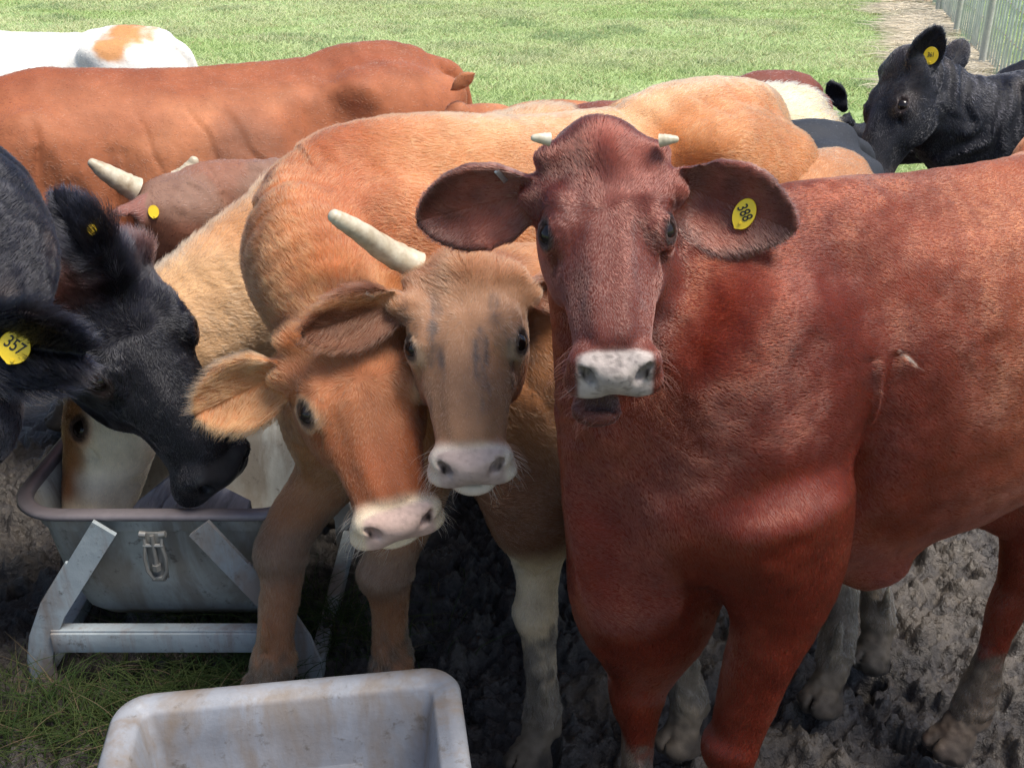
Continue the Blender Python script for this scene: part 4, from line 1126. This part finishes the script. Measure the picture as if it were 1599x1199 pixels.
# --- cream cow feeding from the far tub
G_ = cows['cream'] = Cow('cream cow with a tan blaze, its muzzle down inside the far feed tub', (-.52, 2.86), 1.10, (-.72, -.69),
    at(118, 545, 2.46), at(96, 880, 2.14), (-.86, -.40, .15),
    [dict(side=-1, dir=(.2, -.3, .5), open=(.3, -1, 0), len=.15), dict(side=1, dir=(-.2, .9, .3), open=(0, -1, 0), len=.16)],
    coat_cream, eyeopen=.5, hw=1.15, h=.0075, neckmid=at(300, 500, 2.55), neckw=1.05, dewlap=.2, feet=dict(FL=(-.55, 2.75), FR=(-.8, 2.85)), belly=0)
fur(G_, 110000, length=.012, rad=.00034, lift=.28, seed=16, lenf=lambda s, P, H: 1 + 1.3 * sstep(.7, .9, P[:, 2]))

# --- brown horned cow behind, seen over its neck
H_ = cows['dusk'] = Cow('reddish brown cow with two short horns, head turned away behind the black cow', (-.42, 3.20), 1.08, (-.45, -.89),
    at(236, 296, 2.86), at(212, 520, 2.98), (-.86, -.05, .5),
    [dict(side=-1, base=at(250, 326, 2.80), dir=(-.85, -.35, -.05), open=(-.1, -.2, -1), len=.12, hw=.035, cup=.02), dict(side=1, dir=(-.1, 1, .2), open=(-1, 0, -.3), len=.14)],
    coat_dusk, hw=1.2, length=.8, tilt=-.14, h=.009, neckmid=at(350, 318, 2.98), neckw=.85, dewlap=.4, wrinkle=.008, tail=False)
fur(H_, 40000, length=.011, rad=.0004, lift=.2, seed=17)
H_.horn([at(212, 296, 2.84), at(188, 283, 2.82), at(160, 266, 2.80), at(143, 254, 2.79)], [.034, .029, .022, .012])
H_.horn([at(278, 282, 2.98), at(291, 272, 2.99), at(300, 259, 3.0), at(303, 250, 3.0)], [.030, .026, .02, .013])
H_.eartag(240, 331, .014, None, toward=.5)

# --- big red-brown cow whose side fills the upper left
I_ = cows['broad'] = Cow('broad red-brown cow standing side on across the upper left, rump to the right', (-1.47, 3.25), 1.245, (-.87, -.50),
    np.array([-2.25, 2.75, 1.1]), np.array([-2.5, 2.6, .68]), (-.8, -.4, .5),
    [dict(side=1, dir=(0, 1, .1), open=(-1, 0, 0)), dict(side=-1, dir=(0, -1, .1), open=(-1, 0, 0))],
    coat_redbrown, h=.011, length=1.20, hooks=1.3, folds=.018)
fur(I_, 60000, length=.010, rad=.0004, lift=.16, seed=18)

# --- white cow far left
J_ = cows['white'] = Cow('white cow with an orange rump patch, farthest back at the upper left', (-2.65, 5.15), 1.16, (-1, .03),
    np.array([-3.6, 5.1, 1.25]), np.array([-3.95, 5.1, .9]), (-1, 0, .8),
    [dict(side=1, dir=(0, 1, .1), open=(-1, 0, 0)), dict(side=-1, dir=(0, -1, .1), open=(-1, 0, 0))],
    coat_white, h=.014, dewlap=0)
fur(J_, 16000, length=.012, rad=.0006, lift=.16, seed=19)

# --- brown cow whose raised ear shows behind the broad one
K_ = cows['peeping'] = Cow('low brown cow behind the broad one, only one raised ear and its back showing', (.10, 4.0), 1.03, (-1, .0),
    at(715, 160, 3.62), at(640, 240, 3.5), (-.6, -.3, .8),
    [dict(side=-1, base=at(706, 140, 3.60), dir=(.75, .0, .52), open=(.2, -.9, .1), len=.19, hw=.055, cup=.03), dict(side=1, dir=(0, .8, .1), open=(-1, 0, .2), len=.12)],
    plain((.42, .16, .07), (.30, .10, .045)), h=.014, dewlap=0)
fur(K_, 12000, length=.011, rad=.0006, lift=.16, seed=20)

# --- slate black cow behind the tan rump
L_ = cows['slate'] = Cow('smooth slate black cow behind the tan rump, only its back in view', (.06, 2.94), 1.10, (-.95, -.31),
    np.array([-.62, 2.75, .9]), np.array([-.85, 2.7, .5]), (-.8, .1, .5),
    [dict(side=1, dir=(0, 1, -.1), open=(-1, 0, 0), len=.12), dict(side=-1, dir=(0, -1, -.1), open=(-1, 0, 0), len=.12)],
    coat_slate, h=.012, length=1.02, hooks=.6, dewlap=0)
fur(L_, 30000, length=.007, rad=.00045, lift=.1, seed=21)

# --- shaggy cream rump
N_ = cows['shaggy'] = Cow('shaggy cream cow, just its topline showing above the slate black back', (.16, 3.26), 1.07, (-.88, -.47),
    np.array([-.5, 2.95, .85]), np.array([-.72, 2.9, .45]), (-.8, .1, .5),
    [dict(side=1, dir=(0, 1, -.1), open=(-1, 0, 0), len=.12), dict(side=-1, dir=(0, -1, -.1), open=(-1, 0, 0), len=.12)],
    plain((.72, .56, .34), (.60, .40, .20)), tilt=.08, h=.013, dewlap=0)
fur(N_, 30000, length=.035, rad=.0007, lift=.35, seed=22)

# --- brown rump behind
O_ = cows['chestnut'] = Cow('dark chestnut cow at the back, its sloping rump ending beside the black head', (.26, 3.76), 1.05, (-.90, -.43),
    np.array([-.4, 3.5, .85]), np.array([-.62, 3.45, .45]), (-.8, .1, .5),
    [dict(side=1, dir=(0, 1, -.1), open=(-1, 0, 0), len=.12), dict(side=-1, dir=(0, -1, -.1), open=(-1, 0, 0), len=.12)],
    plain((.17, .050, .032), (.25, .10, .06)), tilt=.08, h=.013, dewlap=0)
fur(O_, 16000, length=.012, rad=.0006, lift=.2, seed=23)

# --- black cow at the upper right, head in profile
Q_ = cows['black_right'] = Cow('black cow at the upper right with one ear up, wearing an orange yellow tag', (2.15, 3.86), 1.22, (-1, -.02),
    at(1408, 84, 3.80), at(1328, 285, 3.60), (-.93, -.25, .3),
    [dict(side=-1, base=at(1428, 128, 3.70), dir=(.24, -.1, .95), open=(.05, -1, .1), len=.195, hw=.068, cup=.03), dict(side=1, base=at(1470, 118, 3.92), dir=(.55, .3, .75), open=(.2, 1, -.1), len=.15, hw=.055, cup=.02)],
    coat_black, hw=1.1, h=.0095, neckmid=at(1520, 205, 3.82), neckw=1.2, wrinkle=.014, dewlap=.3)
fur(Q_, 60000, length=.010, rad=.00045, lift=.16, seed=24, mat='sleek')
Q_.eartag(1453, 87, .024, '361', aspect=1.2, toward=.6, lift=.01, textsize=.018)

# --- black cow behind it, two ear tips
S_ = cows['black_ears'] = Cow('black cow hidden behind, only its dark ears showing by the chestnut rump', (2.3, 4.75), 1.08, (-1, .1),
    at(1330, 200, 4.62), at(1300, 340, 4.4), (-.7, -.6, .3),
    [dict(side=1, base=at(1318, 170, 4.6), dir=(-.40, -.05, .55), open=(-.2, -.8, -.4), len=.17, hw=.055), dict(side=-1, base=at(1330, 192, 4.5), dir=(-.6, -.5, .0), open=(-.2, -.3, -1), len=.13, hw=.04)],
    coat_black, h=.013, dewlap=0)
fur(S_, 9000, length=.012, rad=.0006, lift=.2, seed=25)
print('HERD', round(time.time() - T0, 1))
for k, c in cows.items(): print(k, 'hs %.2f' % c.hs, 'verts', len(c.V))
# ------------------------------------------------------------------ feed tubs
def tub_material(name, c0, c1, stain):
    m = NT(name); o = m.obj()
    n1 = m.noise(5, 6, .65, o); n2 = m.noise(34, 5, .7, o); st = m.noise(3.0, 5, .65, m.scalevec(o, (1.6, 1.6, .5)), .6)
    c = m.ramp(n1, [(.3, c0), (.7, c1)])
    c = m.mix(m.ramp(st, [(.46, 0), (.60, .7)]), c, stain)
    c = m.mix(m.ramp(n2, [(.58, 0), (.70, .75)]), c, (.09, .075, .06))
    sk = m.noise(2.2, 6, .7, m.scalevec(o, (9, 9, 1.1)), .3)
    c = m.mix(m.ramp(sk, [(.52, 0), (.66, .45)]), c, stain)
    m.base(c); m.rough(m.ramp(n2, [(.3, .42), (.7, .7)])); m.bump(m.math('ADD', n1, n2), .35, .004)
    return m.m
def rrect(L, W, r, n=8):
    pts = []
    for cx, cy, a0 in ((L / 2 - r, W / 2 - r, 0), (-L / 2 + r, W / 2 - r, 90), (-L / 2 + r, -W / 2 + r, 180), (L / 2 - r, -W / 2 + r, 270)):
        for k in range(n + 1):
            a = R(a0 + 90 * k / n); pts.append((cx + r * math.cos(a), cy + r * math.sin(a)))
    return pts
def shell(bm, L, W, prof, corner):
    rows = []
    for z, ins, rr in prof:
        ring = rrect(L - 2 * ins, W - 2 * ins, max(.01, corner - ins + rr)); rows.append([bm.verts.new((x, y, z)) for x, y in ring])
    n = len(rows[0])
    for a, b in zip(rows, rows[1:]):
        for k in range(n): bm.faces.new((a[k], a[(k + 1) % n], b[(k + 1) % n], b[k]))
    return rows
m_tub = tub_material('grey_plastic', (.15, .158, .178), (.27, .28, .305), (.17, .125, .085))
m_tub2 = tub_material('galvanised_steel', (.30, .31, .295), (.47, .48, .45), (.20, .16, .12))
m_frame = tub_material('painted_frame', (.24, .28, .30), (.36, .40, .42), (.20, .13, .09))
m_rim = mat_simple('dark_rim', (.16, .14, .15), .42)

# near tub
root = bpy.data.objects.new('feed_tub', None); link(root); root.location = (-.355, 1.115, .0); root.rotation_euler = (0, 0, R(8))
tag(root, 'pale grey feed tub with thick rounded rim, empty, cut by the bottom edge', 'feed tub')
b = BM(); Lx, Wy = .63, .93
prof = [(.02, .09, .06), (.05, .075, .05), (.36, .030, .02), (.366, .004, 0), (.372, -.003, 0), (.392, -.002, 0), (.400, .004, 0), (.402, .016, 0), (.400, .030, 0), (.397, .033, 0), (.395, .046, 0), (.386, .052, .01), (.33, .062, .02), (.20, .075, .035), (.10, .095, .05), (.075, .12, .06)]
rows = shell(b.bm, Lx, Wy, prof, .065)
b.bm.faces.new(rows[0][::-1]); b.bm.faces.new(rows[-1])
tb = b.build('tub', m_tub, root, angle=60)
b = BM(); b.box((0.0, Wy / 2 - .0725, .20), (.26, .010, .10), Matrix.Rotation(R(-9), 3, 'X'), .0045); b.build('moulded_panel', m_tub, root)

# far tub in its frame
cx, cy = -.815, 2.345
root = bpy.data.objects.new('feed_tub', None); link(root); root.location = (cx, cy, 0); root.scale = (.93, 1, 1); tag(root, 'steel feed tub with dark rim in a grey frame, grass at its foot', 'feed tub')
b = BM(); prof = [(.09, .17, .05), (.10, .13, .05), (.14, .095, .04), (.24, .065, .03), (.36, .048, .02), (.40, .046, .01), (.402, .036, .01), (.445, .030, .01), (.455, .030, .0), (.45, .040, .0), (.36, .062, .02), (.25, .078, .03), (.16, .108, .04), (.12, .16, .05)]
rows = shell(b.bm, .76, .60, prof, .14); b.bm.faces.new(rows[0][::-1]); b.bm.faces.new(rows[-1]); b.build('tub', m_tub2, root, angle=50)
b = BM(); pts = rrect(.76 - .03, .60 - .03, .135); rr_ = [(x, y, .462) for x, y in pts]; rr_.append(rr_[0])
prof = [(.452, .014, 0), (.452, .000, 0), (.457, -.004, 0), (.465, -.003, 0), (.468, .002, 0), (.468, .030, 0), (.463, .036, 0), (.452, .036, 0), (.452, .014, 0)]
shell(b.bm, .76, .60, prof, .14); b.build('rim', m_rim, root, angle=60)
def strap(b, pts, w, th, y):
    P_ = [Vector((x, y, z)) for x, z in pts]; n = len(P_)
    L_, R_ = [], []
    for i, p in enumerate(P_):
        t = (P_[min(i + 1, n - 1)] - P_[max(i - 1, 0)]).normalized(); nn = Vector((t.z, 0, -t.x)) * w / 2
        L_.append(p + nn); R_.append(p - nn)
    vs = []
    for dy in (-th / 2, th / 2): vs.append(([b.bm.verts.new(v + Vector((0, dy, 0))) for v in L_], [b.bm.verts.new(v + Vector((0, dy, 0))) for v in R_]))
    (l0, r0), (l1, r1) = vs
    for i in range(n - 1):
        b.bm.faces.new((l0[i], l0[i + 1], r0[i + 1], r0[i])); b.bm.faces.new((l1[i], r1[i], r1[i + 1], l1[i + 1]))
        b.bm.faces.new((l0[i], l1[i], l1[i + 1], l0[i + 1])); b.bm.faces.new((r0[i], r0[i + 1], r1[i + 1], r1[i]))
    for i in (0, n - 1): b.bm.faces.new((l0[i], r0[i], r1[i], l1[i]))
for ysg in (-1, 1):
    yf = ysg * .315
    for sg in (-1, 1):
        b = BM(); strap(b, [(sg * .115, .445), (sg * .20, .33), (sg * .285, .215), (sg * .325, .14), (sg * .345, .07), (sg * .345, -.03)], .062, .012, yf)
        # folded edge of the strap
        b.tube([(x + sg * .031 * (1 if z < .2 else .75), yf - ysg * .0, z + (.0 if z < .2 else .02)) for x, z in [(sg * .20, .33), (sg * .285, .215), (sg * .325, .14), (sg * .345, .07), (sg * .345, -.03)]], .006, 8)
        b.build('leg', m_frame, root, angle=35)
    b = BM(); b.box((0, yf + ysg * .010, .130), (.60, .010, .055), None, .003); b.box((0, yf - ysg * .006, .160), (.60, .030, .006), None, .002); b.build('cross_bar', m_frame, root)
for sg in (-1, 1):
    b = BM(); b.box((sg * .36, 0, .02), (.04, .60, .045), None, .006); b.box((sg * .352, 0, .36), (.016, .10, .09), None, .004); b.build('side_bar', m_frame, root)
# clamp
b = BM(); y0 = -.318
for sg in (-1, 1):
    b.tube([(sg * .022, y0, .425), (sg * .020, y0 - .006, .405), (sg * .026, y0 - .008, .37), (sg * .024, y0 - .008, .335), (sg * .010, y0 - .008, .312)], .0045, 8)
    b.tube([(sg * .016, y0, .428), (sg * .032, y0, .430)], .008, 10)
b.tube([(-.024, y0 - .006, .403), (.024, y0 - .006, .403)], .005, 8); b.tube([(0, y0 - .006, .43), (0, y0 - .006, .345)], .0055, 10); b.tube([(0, y0 - .006, .352), (0, y0 - .006, .337)], .011, 6)
b.box((0, y0 + .004, .37), (.045, .006, .125), None, .002); b.box((0, y0 - .003, .312), (.035, .012, .012), None, .002)
b.build('clamp', mat_simple('clamp_steel', (.30, .29, .27), .45, .5, .5), root)

# weathered boards lying in the far tub
m = NT('weathered_board'); o = m.obj(); q = m.scalevec(o, (34, 5, 20)); f = m.noise(1, 5, .7, q, .6); f2 = m.noise(7, 4, .6, o)
m.base(m.mix(m.ramp(f2, [(.4, 0), (.7, .5)]), m.ramp(f, [(.3, (.10, .10, .12)), (.5, (.24, .25, .29)), (.7, (.36, .37, .42))]), (.17, .15, .14))); m.rough(.85); m.bump(f, 1.0, .006)
def board(pts, zs, th, label):
    """plank with a broken outline; its top corners given where they lie"""
    top = [Vector(atz(px, py, z)) for (px, py), z in zip(pts, zs)]
    c = sum(top, Vector()) / len(top); bm = bmesh.new()
    up = [bm.verts.new(v - c) for v in top]; dn = [bm.verts.new(v - c - Vector((0, 0, th))) for v in top]; n = len(top)
    bm.faces.new(up); bm.faces.new(dn[::-1])
    for i in range(n): bm.faces.new((up[i], dn[i], dn[(i + 1) % n], up[(i + 1) % n]))
    bmesh.ops.recalc_face_normals(bm, faces=bm.faces); bmesh.ops.bevel(bm, geom=bm.edges[:], offset=.003, segments=1, affect='EDGES')
    me = bpy.data.meshes.new('board'); bm.to_mesh(me); bm.free(); me.materials.append(m.m)
    o = link(bpy.data.objects.new('board', me)); o.location = c; tag(o, label, 'board', 'weathered boards in the far feed tub')
board([(236, 826), (378, 826), (392, 780), (352, 760), (318, 740), (292, 728), (262, 768)], [.40, .40, .40, .41, .42, .42, .41], .03, 'wide split grey board lying in the far tub beside the tan foreleg')
board([(180, 826), (222, 826), (262, 770), (284, 730), (270, 738), (214, 782)], [.40, .40, .42, .44, .44, .41], .02, 'narrow grey board leaning beside the cream jaw in the far tub')
